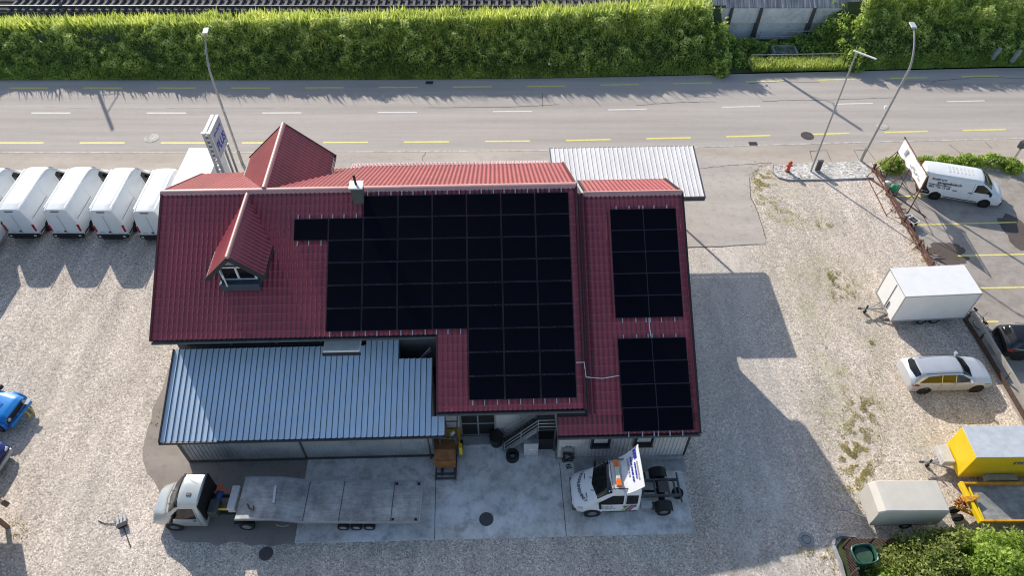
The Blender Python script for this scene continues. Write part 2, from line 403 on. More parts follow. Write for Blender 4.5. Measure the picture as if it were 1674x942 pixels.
# ================================================================== GROUND
g = MB()
g.add([(-160,-20,-.004),(160,-20,-.004),(160,52.0,-.004),(-160,52.0,-.004)], [(0,1,2,3)])
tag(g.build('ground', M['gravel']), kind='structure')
# road and pavement
tag(sheet_poly('road', strip_pts(-160, 160, 42.5, 52.0, 120), .004, M['road']), kind='structure')
sw = sheet_poly('pavement', strip_pts(-160, 160, 40.1, 42.42, 120), .004, M['sidewalk'], kind='structure'); sw['kind'] = 'structure'
kb = MB(); xs = np.linspace(-60, 60, 90)
for i in range(len(xs)-1):
    a, b = xs[i], xs[i+1]
    kb.add([(a, 42.40+bend(a), 0), (b, 42.40+bend(b), 0), (b, 42.53+bend(b), 0), (a, 42.53+bend(a), 0),
            (a, 42.40+bend(a), .014), (b, 42.40+bend(b), .014), (b, 42.53+bend(b), .014), (a, 42.53+bend(a), .014)],
           [(4,5,6,7),(0,1,5,4),(2,3,7,6)])
kb.build('pavement_kerb', M['kerb'], kind='structure')
def dashes(y0, start, period, length, width, mat, name, k0, k1):
    mb = MB()
    for k in range(k0, k1):
        a = start+k*period; n = 4
        for i in range(n):
            x0 = a+length*i/n; x1 = a+length*(i+1)/n
            mb.add([(x0, y0-width/2+bend(x0), .009), (x1, y0-width/2+bend(x1), .009), (x1, y0+width/2+bend(x1), .009), (x0, y0+width/2+bend(x0), .009)], [(0,1,2,3)])
    return mb.build(name, mat, fix=False, kind='structure')
dashes(47.38, -37.36, 8.97, 3.05, .14, M['roadwhite'], 'road_centre_marking', -1, 12)
dashes(43.60, -32.1, 6.02, 3.35, .16, M['roadyellow'], 'cycle_lane_marking', -2, 15)
dashes(50.82, -28.69, 5.975, 3.15, .15, M['roadyellow'], 'cycle_lane_marking', -3, 15)
# seams in the asphalt
def seam(pts, w, mat, z=.012, wob=.05):
    mb = MB(); P = []
    for i in range(len(pts)-1):
        a = Vector(pts[i][:2]); b = Vector(pts[i+1][:2]); k = max(2, int((b-a).length/.35))
        for j in range(k+(i == len(pts)-2)): P.append(a.lerp(b, j/k))
    n = len(P)
    for i in range(n):
        q = noise.noise(Vector((P[i].x*1.7, P[i].y*1.7, 3)))*wob*2; P[i] = P[i]+Vector((q*.4, q))
    vs = []
    for i in range(n):
        d = (P[min(i+1, n-1)]-P[max(i-1, 0)]).normalized(); nn = Vector((-d.y, d.x))*w/2*(.6+.5*abs(noise.noise(Vector((P[i].x*3, P[i].y*3, 9)))))
        vs += [(P[i].x+nn.x, P[i].y+nn.y, z), (P[i].x-nn.x, P[i].y-nn.y, z)]
    mb.add(vs, [(2*i, 2*i+1, 2*i+3, 2*i+2) for i in range(n-1)]); return mb
def seams(name, lst, w, mat, z=.012, wob=.05):
    al = MB()
    for l in lst:
        s_ = seam([at(*q) for q in l], w, mat, z, wob); al.add(s_.v, s_.f)
    al.build(name, mat, fix=False, kind='structure')
seams('road_seam', [[(1246,165),(1320,164),(1390,162),(1465,159)], [(1040,172),(1114,167),(1170,166)], [(1120,66+92),(1170,158)], [(700,176),(830,175),(915,171)],
                    [(887,153),(887,175)], [(1340,135),(1280,133),(1225,136)], [(1444,132),(1530,132),(1600,126),(1674,128)], [(1530,132),(1522,136)],
                    [(697,246),(695,252),(690,258),(692,263)], [(1552,236),(1570,250)], [(1610,232),(1622,243)]], .055, M['crack'])
seams('pale_road_seam', [[(75,175),(160,177),(225,177),(330,176),(460,177)]], .10, M['crack_light'])
seams('patch_seam', [[(1324,247),(1351,246),(1359,264)], [(1324,247),(1328,263)], [(1396,246),(1418,245),(1431,262)], [(1396,246),(1405,262)]], .05, M['crack'], wob=.01)
seams('kerb_seam', [[(1120,405),(1180,403),(1252,398)], [(1225,290),(1227,322),(1238,345),(1252,390)], [(1140,276),(1200,270),(1262,266)]], .06, M['crack'])
# forecourt and yard paving
fore = [at(1100,250), at(1262,266), at(1243,272), at(1231,283), at(1226,300), at(1228,322), at(1238,345), at(1247,368), at(1252,388), at(1250,400), at(1120,404), at(900,400), at(500,330), at(330,300), at(330,262)]
sheet_poly('forecourt', fore, .0085, M['forecourt'], .03, 3)['kind'] = 'structure'
lot = [at(1432,281), at(1452,305), at(1490,385), at(1520,440), at(1550,488), at(1578,530), at(1640,640), at(1674,700), (40,19.0), (60,19.0), (60,41.5), at(1674,291), at(1640,280), at(1560,277), at(1500,279)]
sheet_poly('parking_lot', lot, .006, M['lot'], .05, 5)['kind'] = 'structure'
tr_ = [at(302,558), at(285,590), at(262,640), at(240,700), at(232,752), at(240,775), at(258,800), at(268,835), at(275,865), at(285,888), at(482,890), at(505,745), at(320,720)]
sheet_poly('worn_asphalt_apron', tr_, .006, M['asph_dark'], .10, 8)['kind'] = 'structure'
YAW = radians(1.6); O = Vector((0, 27.58, 0))
def W(u, w, z=0): return Vector((O.x+u*cos(YAW)+w*sin(YAW), O.y+u*sin(YAW)-w*cos(YAW), z))
slab_pts = [W(-10.55,9.5), W(-10.5,13.95), W(8.2,14.02), W(8.2,11.4), W(8.15,10.9), W(8.0,10.5), W(7.7,10.3), W(7.2,10.0), W(1.9,10.0), W(1.9,8.4), W(-4.0,8.4), W(-4.2,9.5)]
sl = MB(); sl.prism([(p.x, p.y) for p in slab_pts], 'Z', -.05, .03)
sl.build('concrete_slab', M['slab'], kind='structure')
j_ = MB(); jw = MB()
for (a, b) in ((W(2.1,10.05,.034), W(2.15,13.98,.034)), (W(-4.1,9.7,.034), W(-4.0,13.98,.034))):
    j_.bar(a, b, .03, .004)
j_.build('slab_joint', M['crack'], kind='structure')
# parking bay lines
pl_ = MB()
for (a, b) in (((1462,321.5),(1530,319)), ((1493,368),(1662,363.5)), ((1566,418.5),(1674,416)), ((1598,471.5),(1674,470)), ((1590,527),(1632,526)), ((1631,585.5),(1674,584.5)), ((1668,640),(1674,640))):
    A = at(*a); B = at(*b); d = (B-A).normalized()
    if b[0] >= 1674: B = B+d*3
    pl_.bar(A+Vector((0,0,.011)), B+Vector((0,0,.011)), .11, .002)
pl_.build('parking_bay_marking', M['roadyellow'], kind='structure')
def blob(cx, cy, rx, ry, seed, n=40, ang=0):
    pts = []
    for i in range(n):
        a = 2*pi*i/n; r = 1+.35*noise.noise(Vector((cos(a)*1.4, sin(a)*1.4, seed)))+.15*noise.noise(Vector((cos(a)*5, sin(a)*5, seed)))
        x = rx*r*cos(a); y = ry*r*sin(a); pts.append((cx+x*cos(ang)-y*sin(ang), cy+x*sin(ang)+y*cos(ang)))
    return pts
for (q, rx, ry, sd) in (((1548,408), 1.25, .62, 1), ((1556,425), 1.1, .45, 2), ((1657,372), .9, 1.3, 3), ((1668,395), .7, .9, 4)):
    c = at(*q); sheet_poly('damp_patch', blob(c.x, c.y, rx, ry, sd), .0095+.0012*sd/4, M['wet'])['kind'] = 'structure'
# pebble bed with kerb edging
bed = [at(1263,270), at(1262,280), at(1270,289), at(1285,294), at(1350,294), at(1427,291), at(1412,264), at(1340,267)]
sheet_poly('pebble_bed', bed, .05, M['pebbles'], .02, 4)['kind'] = 'structure'
ke = MB()
kp = [at(1264,268), at(1262,276), at(1264,284), at(1272,291), at(1288,295), at(1350,294.5), at(1427,291.5)]
for i in range(len(kp)-1): ke.bar(kp[i]+Vector((0,0,.02)), kp[i+1]+Vector((0,0,.02)), .06, .14)
tag(ke.build('kerb_edging', M['concrete']), kind='structure')
# covers and drains
def manhole(q, r, mat_ring, mat_lid, name, label, grp=None, holes=False):
    c = at(*q); o = thing(name, (c.x, c.y, .014), 0, label, 'manhole cover')
    MB().ring((0,0,0), r*1.25, r, .012).build('frame', mat_ring, o)
    mb = MB(); mb.cyl((0,0,.004), r*.98, .012, 28)
    mb.build('lid', mat_lid, o)
    p_ = MB(); p_.ring((0,0,.010), r*.72, r*.62, .006)
    for k in range(6): p_.cyl((r*.38*cos(k*pi/3), r*.38*sin(k*pi/3), .013), r*.07, .006, 8)
    p_.build('relief', mat_ring if not holes else M['iron'], o); return o
manhole((248,226), .42, M['kerb'], M['kerb'], 'manhole_cover', 'pale round manhole cover in the near lane left of the pylon sign')
manhole((1319.5,222), .38, M['iron'], M['iron'], 'manhole_cover', 'dark round manhole cover in the near lane beside the yellow dash')
manhole((1441,206), .40, M['road'], M['kerb'], 'manhole_cover', 'ringed grey manhole cover in the road beneath the right street lamp')
manhole((1572,293), .40, M['kerb'], M['rustbrown'], 'manhole_cover', 'reddish manhole cover with pale rim in front of the lettered van')
manhole((1318,883), .30, M['concrete'], M['concrete'], 'manhole_cover', 'pale manhole cover with small holes in the gravel at the bottom right', holes=True)
manhole((435,906), .26, M['iron'], M['iron'], 'manhole_cover', 'dark cover in the gravel in front of the flatbed truck')
c = at(795,850); o = thing('drain_grate', (c.x, c.y, .03), 0, 'round dark drain grate in the concrete slab', 'drain')
MB().ring((0,0,.0), .34, .29, .02).build('frame', M['iron'], o)
mb = MB(); mb.cyl((0,0,.004), .29, .008, 28)
for k in range(-4, 5): mb.box((k*.06, 0, .012), (.02, 2*sqrt(.28**2-(k*.06)**2), .012))
mb.build('grate', M['galv_dark'], o)
for q, lb in (((1231,235), 'rectangular iron street drain at the kerb right of the pale canopy'), ((702,135), 'rectangular iron street drain at the foot of the green bank')):
    c = at(*q); o = thing('street_drain', (c.x, c.y, .012), 0, lb, 'drain', )
    MB().box((0,0,.004), (.62,.42,.01)).build('frame', M['galv_dark'], o)
    mb = MB()
    for k in range(-4, 5): mb.box((k*.06, 0, .012), (.025,.34,.01))
    mb.build('grate', M['black'], o)
# ================================================================== EMBANKMENT, RAILWAY
def back(x): return float(np.interp(x, [0,14,28,60], [0,.8,1.1,1.1]))
def top_h(x):  return float(np.interp(x, [-60,-38,-20,0,10,16.5,28,30,40,60], [2.55,2.7,3.05,3.3,3.5,3.6,3.8,3.85,3.9,3.9]))
em = MB(); xs = np.linspace(-70, 90, 120); prof = []
for x in xs:
    b_ = bend(x)*1.12; h = top_h(x)
    if 17.6 < x < 27.6: row = [(x,52.0+b_,.02),(x,53.6+b_,.05),(x,55,-.1),(x,57.0,-.1),(x,58.7,-.1),(x,58.75,2.5),(x,60.4,2.9),(x,90,2.9)]
    else: row = [(x,52.0+b_,.02),(x,52.4+b_,.25),(x,53.6+b_,1.4),(x,54.8+b_+back(x)*.6,2.5),(x,55.6+b_+back(x),h-.25),(x,56.6+b_+back(x),min(h-.3, 2.75)),(x,60.4,2.9),(x,90,2.9)]
    prof.append(row)
vs = [p for r in prof for p in r]; K = 8
fs = [(i*K+j, (i+1)*K+j, (i+1)*K+j+1, i*K+j+1) for i in range(len(xs)-1) for j in range(K-1)]
em.add(vs, fs); tag(em.build('embankment', M['soil'], smooth=60), kind='structure')
bl = MB(); bl.prism([(56.9, 2.5), (57.4, 3.02), (64.5, 3.02), (64.9, 2.5)], 'X', -70, 17.2)
bl.prism([(60.8, 2.8), (61.0, 3.02), (64.5, 3.02), (64.9, 2.8)], 'X', 17.2, 90)
bl.build('railway_ballast', M['ballast'], kind='structure')
tk = thing('railway_track', (0, 58.75, 3.02), 0, 'railway track with concrete sleepers on the ballast above the green bank', 'railway track')
for s_ in (-.75, .75):
    mb = MB(); mb.box((-26, s_, .30), (88, .07, .05)); mb.box((-26, s_, .22), (88, .03, .14)); mb.box((-26, s_, .16), (88, .14, .02)); mb.build('rail', M['galv_dark'], tk)
sp = MB()
for k in range(-66, 28): sp.box((k*.64, 0, .07), (.26, 2.5, .16), taper=(.8,.98))
o = sp.build('sleepers', simple('sleeper_concrete', (.17,.165,.165), .9, 0, .15, 2), tk); o['kind'] = 'stuff'
def mast(x, y, lab, arm):
    o = thing('catenary_mast', (x, y, 3.2), 0, lab, 'mast', 'catenary masts beside the railway')
    mb = MB(); mb.box((0,0,3.6), (.14,.30,7.2)); mb.build('pole', M['galv'], o)
    mb = MB(); mb.tube([(0,0,5.9), arm], .045, 6); mb.tube([(0,0,4.3), arm], .03, 6); mb.build('bracket_arm', M['galv'], o)
    MB().box((0,0,-.1), (.6,.6,.3)).build('foundation', M['concrete'], o)
mast(16.6, 61.6, 'steel catenary mast beyond the concrete retaining wall', (1.4,-.6,4.6))
mast(-40.1, 61.6, 'steel catenary mast beyond the left end of the track', (1.3,.6,4.5))
# embankment shrubbery: leaf-sized faces over the bank
def bank_cloud(x0, x1, dens, seed, over=.0, hfac=1.0):
    n = int((x1-x0)*5.6*dens); x = x0+(x1-x0)*RNG.random(n); t = RNG.random(n)
    b_ = np.array([bend(a)*1.12 for a in x]); h = np.array([top_h(a) for a in x])*hfac
    bk = np.array([back(a) for a in x]); y = 52.1+b_+t*(3.6+bk); z = np.clip(t*1.03, 0, 1)*h
    P = np.stack([x, y, z], 1)
    c1 = vnoise(P, .55, seed); c2 = vnoise(P, 1.6, seed+5); c3 = vnoise(P, .18, seed+9)
    off = .50+.55*c1+.48*c2+over*c3
    edge = np.minimum(1, t*3+.10)
    off = np.clip(off, 0.14, 2)*edge*(RNG.random(n)**.35)
    P[:, 1] -= off*.62; P[:, 2] += off*.78
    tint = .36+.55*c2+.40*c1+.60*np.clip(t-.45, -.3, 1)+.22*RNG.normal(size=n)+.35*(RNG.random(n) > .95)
    return P, tint, t
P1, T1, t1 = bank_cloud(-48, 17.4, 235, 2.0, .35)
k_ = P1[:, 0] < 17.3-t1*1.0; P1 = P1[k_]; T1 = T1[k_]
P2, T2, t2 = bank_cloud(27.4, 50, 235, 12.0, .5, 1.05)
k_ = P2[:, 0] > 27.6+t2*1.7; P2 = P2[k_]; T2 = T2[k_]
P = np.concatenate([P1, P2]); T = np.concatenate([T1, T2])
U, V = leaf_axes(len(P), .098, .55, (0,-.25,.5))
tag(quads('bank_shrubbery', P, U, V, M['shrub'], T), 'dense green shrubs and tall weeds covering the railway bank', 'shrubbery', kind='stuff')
# tall grass along the crest and at the foot
def blades(pts, hgt, lean, mat, name, tint, wid=.022):
    n = len(pts); d = rdirs(n)*lean; d[:, 2] = 1; d /= np.linalg.norm(d, axis=1)[:, None]
    L = hgt*(.5+.9*RNG.random(n))[:, None]; t = rdirs(n); t[:, 2] *= .1; V_ = np.cross(d, t); V_ /= np.linalg.norm(V_, axis=1)[:, None]
    C = pts+d*L*.5; return quads(name, C, d*L*.5, V_*wid*(1+RNG.random(n))[:, None], mat, tint)
def crest(x0, x1, k):
    n = int((x1-x0)*k); x = x0+(x1-x0)*RNG.random(n); t = RNG.random(n)**.8
    b_ = np.array([bend(a)*1.12 for a in x]); h = np.array([top_h(a) for a in x]); bk = np.array([back(a) for a in x]); y = 53.6+b_+bk+t*3.1+.8*vnoise(np.stack([x, x*0, x*0], 1), .5, 3)
    z = h-.15-np.clip(55.6+b_+bk-y, 0, 9)*.88
    return np.stack([x, y, z], 1)
P = np.concatenate([crest(-48,16.4,420), crest(29.6,50,420)]); cn = vnoise(P, .45, 31)
keep = RNG.random(len(P)) < .75+.6*cn; P = P[keep]; cn = cn[keep]
o = blades(P, .62*(1+.9*np.clip(cn, -.5, 1))[:, None] if False else .72, .6, M['grassblade'], 'crest_grass', .55+.5*cn+.25*RNG.normal(size=len(P)), .03)
tag(o, 'sunlit yellow green grass along the crest of the railway bank', 'grass', kind='stuff')
n = 26000; x = np.concatenate([-48+65.3*RNG.random(n*2//3), 27.4+20*RNG.random(n//3)]); n = len(x)
y = np.array([51.95+bend(a)*1.12 for a in x])+.9*RNG.random(n)**1.5; P = np.stack([x, y, np.clip((y-52-np.array([bend(a)*1.12 for a in x]))*.9, 0, 2)], 1)
o = blades(P, .28, .7, M['shrub'], 'verge_grass', .38+.3*vnoise(P, .8, 4)+.12*RNG.normal(size=n), .025)
tag(o, 'darker grass verge between the road and the shrubs', 'grass', kind='stuff')
n = 1500; x = np.concatenate([-48+64.5*RNG.random(n*3//4), 29.8+19*RNG.random(n//4)]); n = len(x)
y = 55.0+np.array([bend(a)*1.12+back(a) for a in x])+.6*RNG.random(n); P = np.stack([x, y, np.array([top_h(a) for a in x])-.25], 1)
tag(blades(P, 1.15, .35, M['grassblade'], 'tall_stalks', .45+.25*RNG.normal(size=n), .035), 'single tall grass stalks rising above the crest of the bank', 'grass', kind='stuff')
# meadow strip in front of the underpass railing
n = 9000; x = 19.9+8.6*RNG.random(n); y = np.array([53.1+bend(a)*.0 for a in x])+(1.25*RNG.random(n)); y += (x-19.9)*.03
P = np.stack([x, y, np.full(n, .03)], 1)
o = blades(P, .6, .5, M['grassblade'], 'meadow_grass', .68+.35*vnoise(P, 1.2, 8)+.2*RNG.normal(size=n), .03)
tag(o, 'bright tall grass strip in front of the underpass railing', 'grass', kind='stuff')
sheet_poly('meadow_soil', [(19.6,53.0),(28.6,53.6),(28.6,54.9),(19.6,54.6)], .035, M['soil'])['kind'] = 'structure'
# dark undergrowth in the underpass hollow
def bush_cloud(cx, cy, cz, rx, ry, rz_, n, seed, hollow=.55):
    d = rdirs(n); d[:, 2] = np.abs(d[:, 2])*1.0-.12*(RNG.random(n) > .7)
    r = hollow+(1-hollow)*RNG.random(n)**.5; q = d*1.0
    lump = 1+.42*vnoise(d*1.0, 1.6, seed)+.28*vnoise(d, 3.6, seed+3)
    P = d*(r*lump)[:, None]*np.array([rx, ry, rz_])+np.array([cx, cy, cz])
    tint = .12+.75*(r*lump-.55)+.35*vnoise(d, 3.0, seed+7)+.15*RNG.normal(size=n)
    return P, tint
Ps = []; Ts = []
for (x, y, rx, ry, rz_, n) in ((18.3,56.2,1.5,1.4,1.5,1500), (20.6,56.3,1.6,1.1,1.0,1400), (22.4,56.6,1.3,.9,.8,1000), (25.0,56.9,1.8,1.1,1.1,1600), (27.3,57.2,1.6,1.5,2.3,2600), (19.2,54.6,1.0,1.0,.7,700), (26.4,55.6,1.6,.9,.9,1400), (28.2,55.6,1.3,1.2,1.9,1900), (17.3,54.2,.9,1.6,1.4,1300), (23.5,55.3,.8,.5,.4,400), (17.0,56.0,1.3,1.9,3.1,4200), (16.9,57.8,1.2,1.2,3.2,2500), (28.7,57.0,1.7,1.8,3.3,4800), (27.9,58.6,1.5,1.0,3.3,3000), (17.2,53.4,.8,1.2,1.5,1500), (28.4,54.0,1.0,1.0,1.7,1500)):
    p_, t_ = bush_cloud(x, y, 0, rx, ry, rz_, n, x); Ps.append(p_); Ts.append(t_)
P = np.concatenate(Ps); U, V = leaf_axes(len(P), .13, .6, (0,-.2,.4))
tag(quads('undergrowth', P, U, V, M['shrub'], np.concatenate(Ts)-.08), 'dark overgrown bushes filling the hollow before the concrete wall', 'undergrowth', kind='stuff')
# retaining wall
rw = thing('retaining_wall', (0,0,0), 0, 'tall weathered concrete retaining wall with slanted crest behind the hollow', 'wall')
mb = MB()
for (a, b) in ((15.6,18.5), (18.7,21.0), (21.2,25.5), (25.7,31.0)):
    mb.prism([(58.35,1.55), (58.6,1.55), (58.6,3.0), (58.15,3.0)], 'X', a, b)
mb.build('panel', M['wallc'], rw, bevel=.02)
mb = MB(); mb.prism([(58.62,-.2), (58.8,-.2), (58.8,1.5), (58.62,1.5)], 'X', 15.6, 31); mb.build('base_wall', M['wallc'], rw)
mb = MB()
for x in (18.6, 21.1, 25.6): mb.prism([(58.15,0), (58.75,0), (58.75,3.02), (58.0,3.02)], 'X', x-.12, x+.12)
mb.build('pilasters', M['galv_dark'], rw)
def streaked():
    m, nt, b = newmat('streaked_concrete'); a = tnoise(nt, coords(nt, scale=(3.2,.12,.12)), 2.0, 4, .7); d = tnoise(nt, coords(nt), 1.3, 4)
    col = ramp(nt, a, [(.42, (.22,.215,.24)), (.55, (.42,.41,.43)), (.64, (.75,.73,.70))])
    nt.links.new(mix(nt, .5, col, ramp(nt, d, [(.3, (.6,.6,.6)), (.7, (1,1,1))]), 'MULTIPLY'), b.inputs['Base Color']); b.inputs['Roughness'].default_value = .9; return m
mb = MB(); mb.prism([(58.12,3.03), (58.9,3.03), (61.0,4.5), (60.8,4.6), (58.12,3.1)], 'X', 15.4, 31.5); mb.build('crest', streaked(), rw)
# railings
def railing(name, A, B, h, nposts, label, mat, rails=(1.0,.5), infill=0):
    A = Vector(A); B = Vector(B); o = thing(name, A, 0, label, 'railing'); D = B-A
    mb = MB()
    for r in rails: mb.tube([(0,0,h*r), D+Vector((0,0,h*r))], .03, 6)
    mb.build('handrail', mat, o)
    for i in range(nposts): 
        p = D*i/(nposts-1); MB().tube([p, p+Vector((0,0,h))], .03, 6).build('post', mat, o)
    return o
railing('railing', (19.85,54.15,0), (28.4,54.4,0), 1.0, 6, 'long grey handrail behind the bright grass strip', M['pole'], (1.0,.55))
railing('railing', (21.3,57.4,.3), (26.2,57.5,.3), 1.0, 4, 'grey handrail close to the concrete retaining wall', M['pole'], (1.0,.5))
o = thing('stair_pit', (23.1,55.7,0), 0, 'small concrete stair pit sunk in the hollow below the wall', 'stair pit')
mb = MB(); mb.box((0,.55,.3), (1.9,.15,.7)); mb.box((-.95,0,.3), (.15,1.2,.7)); mb.box((.95,0,.3), (.15,1.2,.7)); mb.build('wall', M['iron_grey'], o)
mb = MB()
for k in range(4): mb.box((0,-.4+k*.25,.05+.1*k), (1.7,.24,.1))
mb.build('steps', M['iron_grey'], o)
# delineator, marker posts
c = at(897,121); o = thing('delineator_post', (c.x, c.y, 0), 0, 'white roadside delineator post with black band at the foot of the bank', 'post')
MB().prism([(-.06,-.05),(.06,-.05),(.06,.05),(-.06,.05)], 'Z', 0, 1.05).build('post', M['white_dull'], o, bevel=.01)
MB().box((0,0,.75), (.13,.11,.25)).build('band', M['black'], o)
for (q, lb) in (((1618,88), 'leaning grey concrete block half hidden in the bank, the left of two'), ((1650,92), 'taller grey concrete block half hidden in the bank, the right of two')):
    c = at(q[0], q[1], .6); o = MB().box((0,0,.6), (.38,.26,1.1), taper=(.75,.8)).build('concrete_block', M['iron_grey'], bevel=.03); o.location = (c.x, c.y-.55, .4); o.rotation_euler = (.1,.12,.2)
    tag(o, lb, 'concrete block')
# ================================================================== MAIN BUILDING
B = thing('workshop_building', O, YAW, 'main workshop house with big red tile sheet roof, dormers and black solar panels', 'building')
T_ = .577; ZR = 9.5
def tile_grid(mb, u0, u1, wa, wb, zr, t=T_, sgn=1, rib=.232, row=.36, amp=.062, step=.022, mi=0, phase=0):
    """profiled tile sheet from w=wa..wb(u) (metres along plan, sgn=-1 for the far slope)"""
    nu = int((u1-u0)/rib*6); us = [u0+(u1-u0)*i/nu for i in range(nu+1)]
    f = wb if callable(wb) else (lambda u: wb)
    maxw = max(f(u0), f(u1), f((u0+u1)/2)); nr = int((maxw-wa)/row)+1
    ws = []
    for k in range(nr): ws += [(wa+k*row, 0.0), (min(wa+(k+1)*row-.012, maxw), step)]
    vs = []
    for (w_, st) in ws:
        for u in us:
            ww = min(w_, f(u)); pr = amp*(1-abs(sin(pi*(u-phase)/rib))**1.5)**.8
            frac = 0 if st == 0 else step
            vs.append((u, -sgn*ww, zr-t*ww+pr+(st)))
    n1 = nu+1; fs = [(j*n1+i, j*n1+i+1, (j+1)*n1+i+1, (j+1)*n1+i) for j in range(len(ws)-1) for i in range(nu)]
    mb.add(vs, fs, mi)
mb = MB()
tile_grid(mb, -17.2, -3.7, 0, 6.4, ZR); tile_grid(mb, -3.7, 3.12, 0, 9.56, ZR)
tile_grid(mb, -17.2, -8.6, 0, lambda u: 4.55+(u+17.2)*.118, ZR, sgn=-1)
tile_grid(mb, -8.6, 3.12, 0, lambda u: 6.05, ZR, sgn=-1)
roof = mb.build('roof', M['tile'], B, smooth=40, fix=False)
def plane_slab(mb, u0, u1, wa, wb, zr, t, sgn, th, drop=.012):
    P = []
    for (u, w_) in ((u0,wa),(u1,wa),(u1,wb),(u0,wb)): P.append((u, -sgn*w_, zr-t*w_-drop))
    mb.add(P+[(p[0], p[1], p[2]-th) for p in P], [(0,1,2,3),(7,6,5,4),(0,1,5,4),(1,2,6,5),(2,3,7,6),(3,0,4,7)])
mb = MB(); plane_slab(mb, -17.19, -3.69, .02, 6.38, ZR, T_, 1, .14); plane_slab(mb, -3.69, 3.11, .02, 9.54, ZR, T_, 1, .14)
plane_slab(mb, -17.19, -8.6, .02, 4.5, ZR, T_, -1, .14); plane_slab(mb, -8.6, 3.11, .02, 6.0, ZR, T_, -1, .14)
mb.build('roof_deck', M['trim'], roof)
mb = MB(); mb.prism([(-.20,-.10),(-.13,.03),(0,.09),(.13,.03),(.20,-.10),(0,-.02)], 'X', -17.25, 3.18)
for v in range(len(mb.v)): mb.v[v] = (mb.v[v][0], mb.v[v][1], mb.v[v][2]+ZR+.03)
mb.build('ridge_cap', M['ridge'], roof, smooth=50)
def rake(spec, u, wa, wb, zr, t, sgn, w_=.10, h=.16, up=.05):
    MB().bar((u, -sgn*wa, zr-t*wa+up-.04), (u, -sgn*wb, zr-t*wb+up-.04), w_, h).build(spec[0], spec[1], spec[2])
mb = ('verge_trim', M['trim_red'], roof); rake(mb, -17.24, 0, 6.42, ZR, T_, 1); rake(mb, -17.24, 0, 4.5, ZR, T_, -1); rake(mb, 3.17, 0, 9.6, ZR, T_, 1); rake(mb, 3.17, 0, 6.05, ZR, T_, -1); rake(mb, -3.75, 6.42, 9.6, ZR, T_, 1, .08)
def gutter(par, u0, u1, w_, z, r=.07):
    MB().tube([(u0, -w_, z), (u1, -w_, z)], r, 8).build('gutter', M['galv_dark'], par)
gutter(roof, -17.2, -3.75, 6.48, ZR-T_*6.45-.07); gutter(roof, -3.8, 3.15, 9.64, ZR-T_*9.6-.07); gutter(roof, -17.1, -8.6, -5.1, 6.45, .05); gutter(roof, -8.6, 3.1, -6.12, 5.9, .05)
mb = MB()
mb.prism([(4.3,0),(4.3,6.8),(0,9.25),(-5.6,6.05),(-5.6,0)], 'X', -16.7, 2.85)
mb.build('wall', M['render'], B)
mb = MB(); mb.prism([(-5.7,0),(-5.7,5.9),(-8.5,4.35),(-8.5,0)], 'X', -3.55, 2.84); mb.build('wall', M['wall'], B)
# siding ribs on the recessed wall + opening
mb = MB()
for k in range(14): mb.box((-.85+k*.2, -8.53, 2.1), (.05,.05,4.1))
mb.build('siding_rib', M['wall'], B)['kind'] = 'stuff'
d_ = MB(); d_.box((-1.95,-8.52,1.55), (1.75,.06,2.9)); dr = d_.build('door', M['black'], B)
mb = MB()
for x in (-2.8,-1.95,-1.1): mb.box((x,-8.57,1.55), (.07,.05,2.9))
for z in (.18,1.3,2.95): mb.box((-1.95,-8.575,z), (1.7,.05,.07))
mb.build('door_frame', M['galv'], dr)
MB().box((-1.95,-8.9,.1), (1.9,.5,.14)).build('threshold', M['concrete'], dr)
mb = MB(); mb.box((-2.9,-8.6,3.45), (1.5,.12,.5)); mb.build('lintel_panel', M['galv_dark'], B)
for x in (-3.3,-2.65):
    MB().sph((x,-9.0,3.55), .09, 6).build('floodlight', M['lamp'], B)
# strip of windows under the left eave, above the shed roof
mb = MB(); mb.box((-12.6,-5.63,4.62), (7.2,.05,.42)); wn = mb.build('window', M['glass'], B)
mb = MB()
for x in (-16.2,-14.0,-11.8,-9.6): mb.box((x,-5.67,4.62), (.10,.05,.46))
mb.build('window_frame', M['galv_dark'], wn)
mb = MB(); mb.box((-8.45,-6.08,4.74), (1.75,.90,.30)); aw = mb.build('roller_box', simple('pale_box', (.9,.9,.87), .6), B, bevel=.02)
MB().box((-8.45,-6.56,4.66), (1.85,.05,.2)).build('edge', M['trim'], aw)
# chimney
ch = MB(); ch.prism([(-7.82,-.28),(-7.28,-.28),(-7.28,-.74),(-7.82,-.74)], 'Z', 8.7, 10.12); cho = ch.build('chimney', simple('slate_clad_chimney', (.11,.12,.115), .6, .1, .15, 5), roof, bevel=.015)
MB().box((-7.55,-.51,10.16), (.68,.60,.09)).build('chimney_cap', M['white_dull'], cho, bevel=.02)
MB().tube([(-7.56,-.5,10.2),(-7.60,-.45,10.75)], .06, 10).build('flue_pipe', M['black'], cho)
